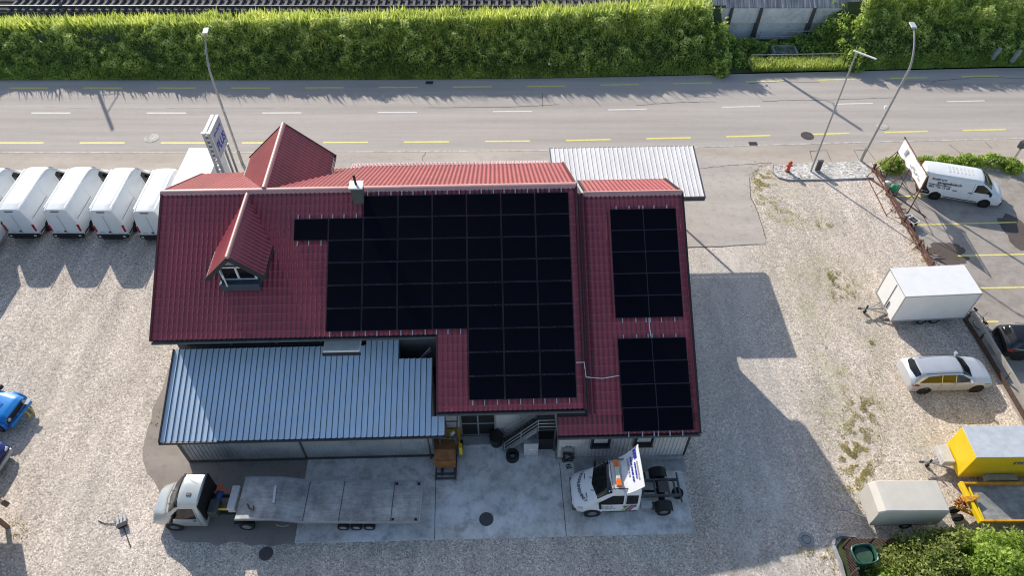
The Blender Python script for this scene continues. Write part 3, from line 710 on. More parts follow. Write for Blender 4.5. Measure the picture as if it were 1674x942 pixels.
# far cross gable
def gable(uc, w0, w1, zr, half, t, mbx):
    # ribs run down the side slopes; strips along w
    rib = .232; n = int((w1-w0)/rib*6)
    for s_ in (-1, 1):
        vs = []; rows = []
        nr = int(half/.36)+1
        for k in range(nr): rows += [(min(k*.36, half), 0), (min((k+1)*.36-.012, half), .010)]
        for (d, st) in rows:
            for i in range(n+1):
                w_ = w0+(w1-w0)*i/n; vs.append((uc+s_*d, -w_, zr-t*d+st+.062*(1-abs(sin(pi*w_/rib))**1.5)**.8))
        f = [(j*(n+1)+i, j*(n+1)+i+1, (j+1)*(n+1)+i+1, (j+1)*(n+1)+i) for j in range(len(rows)-1) for i in range(n)]
        mbx.add(vs, f)
G_ = MB(); gable(-12.25, -5.35, -.12, 9.55, 2.36, .93, G_)
gb = G_.build('cross_gable', M['tile'], B, smooth=40, fix=False)
mb = MB(); mb.prism([(-12.25-2.0,6.0),(-12.25-2.0,7.4),(-12.25,9.3),(-12.25+2.0,7.4),(-12.25+2.0,6.0)], 'Y', 5.0, 1.2); mb.build('gable_wall', M['wall'], gb)
mb = MB(); mb.tube([(-12.25,.05,9.58),(-12.25,5.38,9.58)], .13, 8); mb.build('ridge_cap', M['ridge'], gb, smooth=50)
mb = MB()
for s_ in (-1,1):
    mb.bar((-12.25,5.40,9.52), (-12.25+s_*2.40,5.40,9.52-.93*2.40), .08, .2)
    mb.bar((-12.25+s_*2.40,5.40,9.52-.93*2.40), (-12.25+s_*2.40,3.2,9.52-.93*2.40), .07, .14)
mb.build('verge_trim', M['trim'], gb)
mb = MB(); mb.box((-12.25,5.03,7.6), (1.4,.06,1.1)); mb.build('window', M['glass'], gb)
# near dormer
G_ = MB(); gable(-13.05, .1, 4.5, 9.40, 1.34, 1.0, G_)
dm = G_.build('dormer', M['tile'], B, smooth=40, fix=False)
mb = MB(); mb.prism([(-13.05-.98,6.9),(-13.05-.98,8.26),(-13.05,9.22),(-13.05+.98,8.26),(-13.05+.98,6.9)], 'Y', -4.05, -1.0); mb.build('dormer_wall', simple('green_grey_cladding', (.075,.10,.105), .7), dm)
mb = MB(); mb.tube([(-13.05,-.05,9.43),(-13.05,-4.55,9.43)], .11, 8); mb.build('ridge_cap', M['ridge'], dm, smooth=50)
mb = MB()
for s_ in (-1,1):
    mb.bar((-13.05,-4.54,9.35), (-13.05+s_*1.38,-4.54,9.35-1.0*1.38), .09, .2)
    mb.bar((-13.05+s_*1.38,-4.54,9.35-1.0*1.38), (-13.05+s_*1.38,-2.35,9.35-1.0*1.38), .06, .10)
mb.build('verge_trim', M['trim'], dm)
MB().prism([(-13.05-.5,8.52),(-13.05,8.98),(-13.05+.5,8.52)], 'Y', -4.14, -4.05).build('gable_panel', M['concrete'], dm)
wd = MB().box((-13.05,-4.07,7.95), (1.55,.06,.80)).build('window', M['glass'], dm)
mb = MB()
for x in (-13.05-.78,-13.05-.04,-13.05+.78): mb.box((x,-4.13,7.95), (.09,.06,.86))
for z in (7.54,8.37): mb.box((-13.05,-4.135,z), (1.6,.05,.08))
mb.bar((-13.80,-4.15,7.56), (-13.55,-4.6,7.58), .05, .05); mb.bar((-13.55,-4.6,7.56), (-13.55,-4.6,8.3), .05, .05); mb.bar((-13.80,-4.15,8.34), (-13.55,-4.6,8.32), .05, .05)
mb.build('window_frame', M['white_dull'], wd)
MB().box((-13.05,-4.25,7.32), (1.85,.45,.45)).build('flower_box', simple('blue_grey_apron', (.05,.08,.11), .6), dm)
# solar panels
ang = math.atan(T_)
def slope_m(u, w_, zr, lift, t=T_):
    a = math.atan(t); m = Matrix.Rotation(a, 4, 'X'); m.translation = Vector((u, -w_, zr-t*w_))+Vector((0,-sin(a),cos(a)))*lift; return m
pm = MB(); PW, PH = 1.662, 1.10
pm.box((0,0,0), (PW,PH,.035), 0, 1)
x, y = PW/2-.022, PH/2-.022
pm.add([(-x,-y,.0195),(x,-y,.0195),(x,y,.0195),(-x,y,.0195)], [(0,1,2,3)], 0)
proto = pm.build('solar_panel', [M['cell'], M['frame']], None, fix=False); pme = proto.data; bpy.data.objects.remove(proto)
def solar(parent, u, w_, zr, lift=.15):
    o = bpy.data.objects.new('solar_panel', pme); COL.objects.link(o); o.parent = parent; o.matrix_local = slope_m(u, w_, zr, lift)
CW = 1.682; RW = 1.122*cos(ang)
ul = 2.78; 
def ucol(k): return ul-CW*(k+.5)
for r in range(9):
    cols = 6 if r == 0 else 8 if r == 1 else 7 if r < 6 else 3
    for k in range(cols):
        solar(roof, ucol(k), .37+RW*(r+.5), ZR)
def rails(parent, us, wa, wb, zr, lift=.09):
    for u in us:
        mb = MB(); a = Vector((u,-wa,zr-T_*wa)); b = Vector((u,-wb,zr-T_*wb)); n = Vector((0,-sin(ang),cos(ang)))*lift
        mb.bar(a+n, b+n, .045, .05); mb.build('mounting_rail', M['lamp'], parent)
def rset(k0, k1): return [ul-CW*k-d for k in range(k0, k1) for d in (.35,.95,1.5)]
rails(roof, rset(0,3), .10, .42+RW*9+.15, ZR); rails(roof, rset(3,6), .10, .42+RW*6+.15, ZR); rails(roof, rset(6,7), .18+RW, .42+RW*6+.15, ZR); rails(roof, rset(7,8), .18+RW, .42+RW*2+.15, ZR)
# ================================================================== ANNEX
A = thing('side_annex', O, YAW, 'lower annex with red roof and two solar fields, right of the main house', 'building')
ZA = 8.9
mb = MB(); tile_grid(mb, 3.28, 8.56, .0, 9.6, ZA, phase=.05); tile_grid(mb, 1.86, 8.56, 9.6, 10.36, ZA, phase=.05)
tile_grid(mb, 3.75, 8.5, 0, 3.1, ZA, sgn=-1)
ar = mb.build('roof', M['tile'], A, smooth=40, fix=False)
mb = MB(); plane_slab(mb, 3.27, 8.55, .02, 9.6, ZA, T_, 1, .14); plane_slab(mb, 1.87, 8.55, 9.3, 10.34, ZA, T_, 1, .14); plane_slab(mb, 3.76, 8.5, .02, 3.08, ZA, T_, -1, .14); mb.build('roof_deck', M['trim'], ar)
mb = MB(); mb.prism([(-.19,-.10),(-.12,.02),(0,.08),(.12,.02),(.19,-.10),(0,-.02)], 'X', 3.6, 8.6)
for v in range(len(mb.v)): mb.v[v] = (mb.v[v][0], mb.v[v][1], mb.v[v][2]+ZA+.03)
mb.build('ridge_cap', M['ridge'], ar, smooth=50)
mb = ('verge_trim', M['trim'], ar); rake(mb, 8.6, 0, 10.4, ZA, T_, 1); rake(mb, 8.54, 0, 3.1, ZA, T_, -1); rake(mb, 3.72, 0, 3.1, ZA, T_, -1, .06,.1); rake(mb, 3.30, .1, 9.6, ZA, T_, 1, .10, .22)
mb = ('flashing', M['trim_red'], ar); rake(mb, 3.47, .1, 9.5, ZA, T_, 1, .09, .12); rake(mb, 3.66, .1, 9.5, ZA, T_, 1, .05, .12)
gutter(ar, 1.86, 8.6, 10.44, ZA-T_*10.4-.07); gutter(ar, 3.75, 8.5, -3.16, ZA-T_*3.12-.05, .05)
mb = MB(); mb.prism([(2.7,0),(2.7,7.2),(0,8.68),(-10.1,2.88),(-10.1,.25),(-10.1,0)], 'X', 3.05, 8.28); mb.prism([(-8.52,0),(-8.52,3.6),(-10.1,2.88),(-10.1,0)], 'X', 2.0, 3.04)
mb.build('wall', M['wall'], A)
mb = MB(); mb.prism([(5.9,0),(5.9,5.85),(0,9.25),(-9.3,3.9),(-9.3,0)], 'X', 2.87, 3.04); mb.build('side_wall', M['wall_grey'], A)
mb = MB()
for k in range(34): mb.box((2.1+k*.185, -10.12, 1.7), (.06,.04,2.5))
mb.build('siding_rib', M['wall'], A)['kind'] = 'stuff'
mb = MB(); mb.box((5.15,-10.16,.2), (6.4,.14,.42)); mb.box((5.6,-10.5,.05), (5.6,.6,.12)); mb.build('plinth', M['concrete'], A)
MB().box((8.3,-10.1,1.55), (.10,.12,2.7)).build('corner_trim', M['trim'], A)
for u in (4.0, 6.08):
    o_ = MB().box((u,-10.15,2.02), (.90,.08,.95)).build('window', M['black'], A)
    mb = MB(); mb.box((u,-10.20,2.20), (.66,.04,.5)); mb.build('pane', M['lamp'], o_)
    mb = MB()
    for s_ in (-1,1): mb.box((u+s_*.45,-10.2,2.02), (.06,.08,.95))
    mb.box((u,-10.22,1.53), (.98,.16,.06)); mb.build('sill', M['galv_dark'], o_)
for (u0, w0, n) in ((4.86, .78, 5), (4.90, 6.42, 4)):
    for r in range(n):
        for k in range(2):
            solar(ar, u0+CW*.985*(k+.5)+(.02*r if n == 4 else 0), w0+RW*.985*(r+.5), ZA)
rails(ar, [5.2,5.85,6.35,6.55,7.1,7.75], .62, .78+RW*5+.12, ZA); rails(ar, [5.2,5.85,6.4,6.6,7.15,7.75], 6.25, 6.42+RW*4+.15, ZA)
def conduit(pts, name, par, zr):
    MB().tube([(u, -w_, zr-T_*w_+.10) for (u, w_) in pts], .022, 6).build(name, M['white_dull'], par)
conduit([(6.5,5.6),(6.5,6.0),(6.55,6.45)], 'conduit', ar, ZA)
conduit([(3.5,8.05),(4.1,8.1),(4.9,8.0)], 'conduit', ar, ZA)
conduit([(2.8,7.72),(3.2,7.72),(3.22,8.0)], 'conduit', roof, ZR)
MB().tube([(3.21,-8.0,ZR-T_*8+.08),(3.3,-8.05,ZA-T_*8.05+.15),(3.5,-8.05,ZA-T_*8.05+.10)], .03, 6).build('conduit', M['white_dull'], ar)
# ================================================================== METAL SHED (blue-grey roof)
SH = thing('metal_shed', O, YAW, 'metal shed with blue grey ribbed roof leaning against the front of the house', 'shed')
def trap_sheet(mb, us0, us1, wa, wb, za, zb, pitch=.275, h=.045, sgn=1, mi=0):
    n = int(round((us1-us0)/pitch)); p = (us1-us0)/n; prof = []
    for k in range(n): 
        u = us0+k*p; prof += [(u, 0), (u+p*.66, 0), (u+p*.72, h), (u+p*.86, h)]
    prof.append((us1, 0)); vs = []; rib0 = len(mb.m)
    for (w_, z) in ((wa,za),(wb,zb)):
        for (u, q) in prof: vs.append((u, -w_, z+q))
    m_ = len(prof); mb.add(vs, [(i, i+1, m_+i+1, m_+i) for i in range(m_-1)], mi)
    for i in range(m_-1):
        if i % 4 == (3 if sgn > 0 else 1): mb.m[rib0+i] = 1  # one side face of each rib takes the second colour
z_of = lambda w_: 4.53+(3.02-4.53)*(w_-5.8)/(10.2-5.8)
mb = MB()
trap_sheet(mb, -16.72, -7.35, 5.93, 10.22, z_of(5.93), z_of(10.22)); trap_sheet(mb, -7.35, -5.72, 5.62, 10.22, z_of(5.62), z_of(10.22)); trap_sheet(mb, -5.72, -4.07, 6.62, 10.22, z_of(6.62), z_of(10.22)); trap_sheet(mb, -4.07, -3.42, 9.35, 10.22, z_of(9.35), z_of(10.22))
sr = mb.build('roof', [M['shed_roof'], simple('dark_rib_side_shade', (.10,.13,.18), .5)], SH, fix=False)  # rib shadow painted as a darker colour on one side face
mb = MB()
def slab2(u0, u1, wa, wb): 
    P = [(u0,-wa,z_of(wa)-.02),(u1,-wa,z_of(wa)-.02),(u1,-wb,z_of(wb)-.02),(u0,-wb,z_of(wb)-.02)]
    mb.add(P+[(a,b,c-.09) for (a,b,c) in P], [(0,1,2,3),(7,6,5,4),(0,1,5,4),(1,2,6,5),(2,3,7,6),(3,0,4,7)])
slab2(-16.7,-7.36,5.95,10.2); slab2(-7.36,-5.73,5.64,10.2); slab2(-5.73,-4.08,6.64,10.2); slab2(-4.08,-3.44,9.37,10.2); mb.build('roof_deck', M['trim'], sr)
mb = MB(); mb.tube([(-16.75,-10.28,2.97),(-3.4,-10.28,2.97)], .06, 8); mb.bar((-16.74,-5.93,z_of(5.93)+.02), (-16.74,-10.25,z_of(10.25)+.02), .06, .14); mb.build('gutter', M['trim'], SH)
mb = MB(); mb.prism([(-6.0,0),(-6.0,4.25),(-9.6,3.05),(-9.6,0)], 'X', -16.45, -5.75); mb.prism([(-6.66,0),(-6.66,4.0),(-9.6,3.05),(-9.6,0)], 'X', -5.74, -4.15)
mb.build('wall', M['wall_grey'], SH)
mb = MB(); k = 0
while -16.4+k*.2 < -4.2:
    u = -16.4+k*.2; k += 1
    mb.box((u, -9.62, 1.5), (.05,.035,2.95))
mb.build('siding_rib', M['wall_grey'], SH)['kind'] = 'stuff'
mb = MB(); mb.box((-10.6,-9.64,1.5), (.08,.06,2.95)); mb.box((-16.45,-9.62,1.5), (.12,.1,2.95)); mb.box((-10.3,-9.66,.08), (12.3,.06,.12)); mb.build('door_joint', M['galv_dark'], SH)
mb = MB(); mb.box((-4.85,-6.4,2.5), (1.6,1.0,.05)); mb.build('stairwell_floor', M['black'], SH)
mb = MB(); mb.tube([(-5.6,-6.9,3.2),(-4.2,-6.1,4.4)], .03, 6); mb.tube([(-5.6,-6.6,2.9),(-4.2,-5.95,4.0)], .03, 6); mb.build('stair_rail', M['galv'], SH)
mb = MB(); mb.tube([(-4.1,-9.9,0),(-4.1,-9.9,3.0)], .05, 8); mb.tube([(-4.35,-9.8,0),(-4.35,-9.8,3.0)], .035, 8); mb.build('downpipe', M['galv_dark'], SH)
# ================================================================== PALE CANOPY
CP = thing('canopy', O, YAW, 'pale corrugated canopy roof behind the annex beside the pavement', 'canopy')
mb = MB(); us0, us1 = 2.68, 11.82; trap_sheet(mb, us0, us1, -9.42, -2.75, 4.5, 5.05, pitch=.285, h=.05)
# free corner: the sheet stops at w=-5.05 right of the annex
o_ = mb.build('roof', [M['canopy_roof'], simple('grey_rib_side_shade', (.35,.34,.36), .5)], CP, fix=False)  # grey on one rib side paints the shade between ribs
bm = bmesh.new(); bm.from_mesh(o_.data)
bmesh.ops.bisect_plane(bm, geom=bm.verts[:]+bm.edges[:]+bm.faces[:], plane_co=(0,4.02,0), plane_no=(0,1,0))
bmesh.ops.bisect_plane(bm, geom=bm.verts[:]+bm.edges[:]+bm.faces[:], plane_co=(8.3,0,0), plane_no=(1,0,0))
bmesh.ops.delete(bm, geom=[f for f in bm.faces if f.calc_center_median().x > 8.3 and f.calc_center_median().y < 4.02], context='FACES')
for v in bm.verts: v.co.x -= max(0, (v.co.x-3)/8.8)*(9.42-v.co.y)/5.4*.45
bm.to_mesh(o_.data); bm.free()
mb = MB(); mb.box((9.85,4.0,4.86), (3.1,.08,.30)); mb.box((7.25,9.44,4.42), (9.2,.06,.16)); mb.bar((11.85,9.42,4.46), (11.40,4.0,4.92), .06, .14); mb.bar((2.66,9.42,4.46), (2.66,3,5.0), .05, .12); mb.build('fascia', M['galv_dark'], CP)
for (x, y) in ((10.6,8.2),(7.2,9.0),(2.9,9.0)): MB().box((x,y,2.1), (.12,.12,4.2)).build('post', M['galv'], CP)
# ribbed lower roof strip behind the main house
LP = thing('rear_lean_to', O, YAW, 'narrow pale ribbed lean-to roof showing beyond the rear eave of the main house', 'lean-to')
mb = MB(); trap_sheet(mb, -9.9, 2.6, -9.15, -4.0, 3.75, 4.9, pitch=.17, h=.07); mb.build('roof', [M['canopy_roof'], M['ridge']], LP, fix=False)
mb = MB(); mb.prism([(5.0,0),(8.6,0),(8.6,3.7),(5.0,4.1)], 'X', -9.7, 2.5); mb.build('wall', M['wall'], LP)
mb = MB(); k = 0
while -9.88+k*.17 < 2.6: 
    mb.bar((-9.88+k*.17, 4.2, 4.87), (-9.88+k*.17, 9.14, 3.78), .055, .05); k += 1
mb.build('red_rib', M['ridge'], LP)['kind'] = 'stuff'
# ================================================================== STAIR, CABINET, SMALL THINGS AT THE WORKSHOP DOOR
ST = thing('steel_staircase', O, YAW, 'galvanised outdoor staircase rising to a landing beside the annex', 'staircase')
def stair_pt(t, w_): return (-.65+1.65*t, -w_, 2.1*t)
mb = MB()
for w_ in (8.75, 9.5): mb.bar(stair_pt(0,w_), stair_pt(1,w_), .05, .2)
mb.build('stringer', M['galv'], ST)
mb = MB()
for k in range(11): p_ = stair_pt((k+.5)/11.5, 9.12); mb.box(p_, (.24,.7,.03))
mb.build('steps', M['galv_dark'], ST)
mb = MB(); mb.box((1.42,-9.12,2.1), (.9,.85,.06)); mb.build('landing', M['galv_dark'], ST)
for w_ in (8.72, 9.55):
    mb = MB()
    for h in (.35,.65,.95): 
        a = Vector(stair_pt(0,w_))+Vector((0,0,h)); b_ = Vector(stair_pt(1,w_))+Vector((0,0,h)); mb.tube([a, b_], .022, 6)
        if w_ > 9: mb.tube([b_, (1.88,-w_,2.1+h)], .022, 6)
    for t in (0,.5,1): 
        a = Vector(stair_pt(t,w_)); mb.tube([a, a+Vector((0,0,.97))], .025, 6)
    if w_ > 9: mb.tube([(1.88,-w_,2.1),(1.88,-w_,3.07)], .025, 6)
    mb.build('handrail', M['galv'], ST)
for x in (.98,1.85): MB().box((x,-9.5,1.05), (.08,.08,2.1)).build('post', M['galv_dark'], ST)
p_ = W(.68, 9.45); o = thing('electric_cabinet', p_, YAW, 'grey metal cabinet with white label standing under the stair landing', 'cabinet')
MB().box((0,0,.6), (.72,.6,1.2)).build('body', M['wall'], o, bevel=.02); MB().box((0,-.31,.62), (.22,.02,.10)).build('label_plate', M['white_dull'], o); MB().box((0,0,1.22), (.76,.64,.05)).build('lid', M['galv'], o)
p_ = W(-.25, 9.85); o = thing('tyre_pile', p_, YAW, 'dark worn tyres lying at the foot of the steel staircase', 'tyre')
p_ = W(-.25, 9.85)
mb = MB(); 
for z in (.1,.3): mb.ring((0,0,z-.08), .33, .18, .18)
mb.build('tyre_stack', M['tyre'], o, smooth=40)
p_ = W(1.48, 9.2, .035); o = MB().box((0,0,.5), (.85,.5,1.0)).build('dark_opening', M['black'], bevel=.03); o.location = p_; tag(o, 'black box filling the dark opening under the landing', 'bin')  # black box stands in for the dark opening below the landing
p_ = W(-1.05, 9.0, .03); o = MB().cyl((0,0,.35), .3, .7, 16, r2=.36).build('rubbish_bin', M['black'], smooth=40); o.location = p_; tag(o, 'round black bin between the workshop door and the staircase', 'bin')
p_ = W(2.45, 10.25); o = thing('hose_reel', p_, YAW, 'wall hose reel with tangled black hose beside the annex corner', 'hose reel')
mb = MB(); mb.cyl((0,0,1.25), .28, .16, 20, axis='Y'); mb.build('reel', M['galv'], o)
pts = []
for k in range(90):
    a = k*.42; r = .25+.07*sin(k*1.3); pts.append((r*cos(a)+.03*sin(k), -.14-.06*sin(k*.7), 1.1+r*sin(a)*1.3-.35*(k/90)))
MB().tube(pts, .022, 5).build('hose', M['hose'], o)
pts = [(.12*sin(k*.9)+.05*k/6, -.3-.05*cos(k), .45*(1-k/16)+.05) for k in range(17)]; MB().tube(pts, .022, 5).build('hose', M['hose'], o)
# forklift with rusty tipping skip
FK = thing('forklift', W(-3.45, 9.2), YAW, 'small yellow forklift parked under the shed eave beside the workshop door', 'forklift')
mb = MB(); mb.box((.1,.45,.55), (.95,1.3,.6)); mb.build('body', M['yellow_old'], FK, bevel=.06)
mb = MB()
for (x, y) in ((-.35,-.1),(.5,-.1),(-.35,1.0),(.5,1.0)): mb.tube([(x,y,.8),(x*.9,y,2.05)], .03, 6)
for y in (-.1,.3,.65,1.0): mb.box((.08,y,2.07), (.9,.05,.04))
mb.box((-.36,.45,2.07), (.05,1.15,.05)); mb.box((.5,.45,2.07), (.05,1.15,.05))
mb.build('overhead_guard', M['galv_dark'], FK)
mb = MB()
for x in (-.35,.42): mb.box((x,-.42,1.0), (.09,.12,1.9))
mb.box((.03,-.45,1.8), (.8,.08,.1)); mb.box((.03,-.45,.5), (.8,.08,.12)); mb.build('mast', M['galv_dark'], FK)
for x in (-.3,.35): MB().box((x,-1.0,.10), (.13,1.15,.05)).build('fork', M['galv_dark'], FK)
for (x, y) in ((-.42,0),(.6,0),(-.42,1.0),(.6,1.0)): MB().cyl((x,y,.26), .26, .2, 18, axis='X').build('wheel', M['tyre'], FK, smooth=40)
MB().bar((.1,-.1,1.1),(.35,-.45,2.3), .1,.1).build('lever', M['wall'], FK); MB().bar((.45,-.3,1.0),(.2,-.4,2.2), .06,.06).build('hose', M['galv'], FK)
MB().box((.62,-.5,.75), (.16,.3,.7)).build('side_tank', M['yellow'], FK, bevel=.03)
SK = thing('tipping_skip', W(-3.5, 9.95), YAW, 'rusty orange steel skip sitting in front of the forklift', 'skip')
mb = MB(); mb.prism([(-.55,.35),(.45,.35),(.62,1.15),(.0,1.22),(-.5,.95)], 'X', -.58,.42); mb.build('body', M['rust'], SK, bevel=.03)
mb = MB(); mb.box((-.55,-.35,.18), (.08,1.5,.1)); mb.box((.42,-.35,.18), (.08,1.5,.1))
for y in (-1.0,-.75,.3): mb.box((-.06,y,.13), (1.0,.09,.08))
mb.build('frame', M['galv_dark'], SK)
# ================================================================== VEHICLES
def dense(st, n=6, smooth=1):
    xs = [s[0] for s in st]; X = []
    for i in range(len(xs)-1):
        for k in range(n): X.append(xs[i]+(xs[i+1]-xs[i])*k/n)
    X.append(xs[-1]); A_ = np.array(st); out = np.stack([np.interp(X, xs, A_[:, c]) for c in range(A_.shape[1])], 1)
    for _ in range(smooth):
        o2 = out.copy(); o2[1:-1, 1:] = out[1:-1, 1:]*.5+.25*(out[:-2, 1:]+out[2:, 1:]); out = o2
    return out
class Body:
    def __init__(s, st, smooth=1, crown=.03):
        s.D = dense(st, 6, smooth); s.cr = crown
    def at(s, x): return [np.interp(x, s.D[:, 0], s.D[:, c]) for c in range(1, 8)]
    def ring(s, r):
        x, zb, zl, ze, zt, ws, wb, wr = r; c = s.cr
        half = [(ws, zb), (wb, zb+.3*(zl-zb)), (wb, zl), (wr, ze), (wr*.84, zt), (0, zt+c)]
        full = [(-a, b_) for a, b_ in half]+[(a, b_) for a, b_ in reversed(half[:-1])]
        out = [full[0]]
        for i in range(len(full)-1):
            a, b_ = full[i], full[i+1]; out += [(a[0]*.8+b_[0]*.2, a[1]*.8+b_[1]*.2), (a[0]*.2+b_[0]*.8, a[1]*.2+b_[1]*.8)]
        out.append(full[-1]); return [(x, p[0], p[1]) for p in out]
    def build(s, mat, parent, name='body'):
        R = [s.ring(r) for r in s.D]; n = len(R[0]); vs = [p for r in R for p in r]
        fs = [(i*n+j, i*n+j+1, (i+1)*n+j+1, (i+1)*n+j) for i in range(len(R)-1) for j in range(n-1)]
        fs += [(i*n+n-1, i*n, (i+1)*n, (i+1)*n+n-1) for i in range(len(R)-1)]
        fs += [tuple(range(n)), tuple(range((len(R)-1)*n, len(R)*n))]
        return MB().add(vs, fs).build(name, mat, parent, smooth=38)
    def sy(s, x, z):
        zb, zl, ze, zt, ws, wb, wr = s.at(x)
        if z > zl: return wb+(wr-wb)*min(1, (z-zl)/max(.01, ze-zl))
        if z < zb+.3*(zl-zb): return ws+(wb-ws)*max(0, (z-zb)/(.3*(zl-zb)))
        return wb
    def tz(s, x, y):
        zb, zl, ze, zt, ws, wb, wr = s.at(x); y = abs(y); k = wr*.84
        return zt+s.cr*(1-y/k) if y < k else zt+(ze-zt)*min(1, (y-k)/max(.01, wr-k))
    def side(s, poly, sd, name, mat, parent, off=.012):
        n = len(poly); cx = sum(p[0] for p in poly)/n; cz = sum(p[1] for p in poly)/n
        P = rough_poly([(p[0], p[1]) for p in poly], .12, 0)
        vs = [(cx, sd*(s.sy(cx, cz)+off), cz)]+[(p.x, sd*(s.sy(p.x, p.y)+off), p.y) for p in P]
        k = len(P); return MB().add(vs, [(0, i+1, (i+1) % k+1) for i in range(k)]).build(name, mat, parent, smooth=60)
    def top(s, x0f, x1f, y0, y1, name, mat, parent, off=.015, nx=8, ny=12):
        vs = []
        for j in range(ny+1):
            y = y0+(y1-y0)*j/ny; a = x0f(y) if callable(x0f) else x0f; b_ = x1f(y) if callable(x1f) else x1f
            for i in range(nx+1): x = a+(b_-a)*i/nx; vs.append((x, y, s.tz(x, y)+off))
        n = nx+1; return MB().add(vs, [(j*n+i, j*n+i+1, (j+1)*n+i+1, (j+1)*n+i) for j in range(ny) for i in range(nx)]).build(name, mat, parent, smooth=60)
def wheel(parent, x, y, r, rimmat='rim', w_=.22, arch=True, sd=None, double=False):
    sd = sd or (1 if y > 0 else -1)
    mb = MB(); hw = w_/2
    prof = [(r*.62, hw), (r*.93, hw), (r, hw*.75), (r, -hw*.75), (r*.93, -hw), (r*.62, -hw)]; n = 24; vs = []
    for j in range(n):
        a = 2*pi*j/n
        for (rr, yy) in prof: vs.append((x+rr*cos(a), y+yy, r+rr*sin(a)))
    k = len(prof); fs = [(j*k+i, ((j+1) % n)*k+i, ((j+1) % n)*k+(i+1) % k, j*k+(i+1) % k) for j in range(n) for i in range(k)]
    o = mb.add(vs, fs).build('wheel', M['tyre'], parent, smooth=40)
    rm = MB(); rm.cyl((x, y+sd*hw*.35, r), r*.63, w_*.5, 20, axis='Y'); rm.cyl((x, y+sd*hw*.66, r), r*.16, w_*.2, 10, axis='Y')
    for q in range(5):
        a = q*2*pi/5+.3; rm.box((x+cos(a)*r*.36, y+sd*hw*.62, r+sin(a)*r*.36), (r*.5, .02, r*.13), 0, 0, Matrix.Rotation(-a, 3, 'Y'))
    rm.build('rim', M[rimmat], o, smooth=30)
    return o
def arch(parent, x, y, r, sd):
    MB().cyl((x, y-sd*.06, r*1.0), r*1.16, .16, 28, axis='Y').build('wheel_arch', M['black'], parent)
def mirror(parent, body, x, z, sd, mat='black'):
    y = sd*(body.sy(x, z)+.16); mb = MB(); mb.box((x, y, z+.05), (.10,.20,.22)); mb.bar((x, sd*body.sy(x, z)*.98, z-.02), (x, y, z), .05, .06)
    return mb.build('wing_mirror', M[mat], parent, bevel=.02)
def pos(body_root, a, b_): pass
# --- tall white panel vans in a row ---
def big_van(label):
    o = thing('panel_van', (0,0,0), 0, label, 'van', 'white vans parked in a row left of the house')
    st = [(-3.02,.55,1.0,2.2,2.42,.86,.90,.72), (-2.98,.38,1.0,2.34,2.62,.95,1.0,.76), (-2.4,.35,1.05,2.38,2.68,.97,1.03,.78), (.9,.35,1.05,2.38,2.68,.97,1.03,.80), (1.35,.35,1.05,2.25,2.50,.97,1.03,.78),
          (1.75,.35,1.05,1.98,2.15,.97,1.02,.78), (2.25,.35,1.05,1.35,1.45,.96,1.0,.80), (2.75,.35,.95,1.08,1.15,.93,.96,.75), (2.98,.35,.72,.85,.92,.85,.88,.65), (3.04,.45,.62,.7,.72,.7,.72,.5)]
    b_ = Body(st, 1, .04); b_.build(M['van_white'], o)
    for s_ in (-1,1):
        b_.side([(1.15,1.22),(1.22,1.95),(1.55,1.98),(2.15,1.32),(2.15,1.22)], s_, 'side_window', M['glass'], o)
        b_.side([(-2.9,.5),(-1.2,.5),(-1.2,.62),(-2.9,.62)], s_, 'rub_strip', M['black'], o, .02); b_.side([(-.4,.5),(1.2,.5),(1.2,.62),(-.4,.62)], s_, 'rub_strip', M['black'], o, .02)
        b_.side([(-2.7,1.62),(-.6,1.62),(-.6,1.65),(-2.7,1.65)], s_, 'door_rail', M['galv_dark'], o, .012)
        MB().box((-3.0, s_*.90, 1.1), (.08,.12,.55)).build('tail_light', M['redlens'], o, bevel=.01)
        MB().bar((-2.85, s_*.64, 2.705),(.9, s_*.64, 2.705), .05,.03).build('roof_rib', M['van_white'], o)
        for x in (-1.95, 1.95): arch(o, x, s_*1.02, .34, s_); wheel(o, x, s_*.93, .34)
        mirror(o, b_, 1.95, 1.35, s_)
    b_.top(lambda y: 1.52-.15*abs(y), lambda y: 2.28-.2*abs(y), -.74, .74, 'windscreen', M['glass'], o)
    mb = MB(); mb.box((-3.02,0,.50), (.28,1.96,.26)); mb.box((-3.12,0,.44), (.24,1.3,.20)); mb.build('bumper', M['black'], o, bevel=.04)
    for s_ in (-1,1): MB().box((-3.17,s_*.78,.56), (.02,.16,.07)).build('reflector', M['white_dull'], o)
    mb = MB(); mb.box((-3.035,0,1.35), (.012,.02,1.7)); mb.build('door_gap', M['galv'], o)
    mb = MB(); mb.box((-3.05,.08,.83), (.03,.14,.09)); mb.build('door_handle', M['black'], o)
    b_.top(lambda y: 2.34, lambda y: 2.36, -.7, .7, 'bonnet_gap', M['galv'], o, .006, 2)
    for s_ in (-1,1): b_.side([(-.62,.45),(-.605,.45),(-.605,2.2),(-.62,2.2)], s_, 'panel_gap', M['galv'], o, .004); b_.side([(.98,.45),(.995,.45),(.995,2.0),(.98,2.0)], s_, 'panel_gap', M['galv'], o, .004)
    MB().box((-3.03,0,2.50), (.06,.5,.04)).build('brake_light', M['galv_dark'], o)
    MB().box((-3.04,.55,.80), (.01,.3,.03)).build('badge', M['ink_grey'], o)
    return o
labs = ['white panel van at the left image edge, only its side window in view', 'second white panel van from the left in the row', 'third white panel van from the left in the row, fully in view', 'fourth white panel van from the left in the row, next to the house side van', 'white panel van closest to the house, its roof partly hidden by the red roof']
xsv = (-34.2, -31.35, -28.48, -25.62, -22.85); ysv = (33.05, 33.15, 33.15, 33.08, 33.0)
v0 = big_van(labs[0])
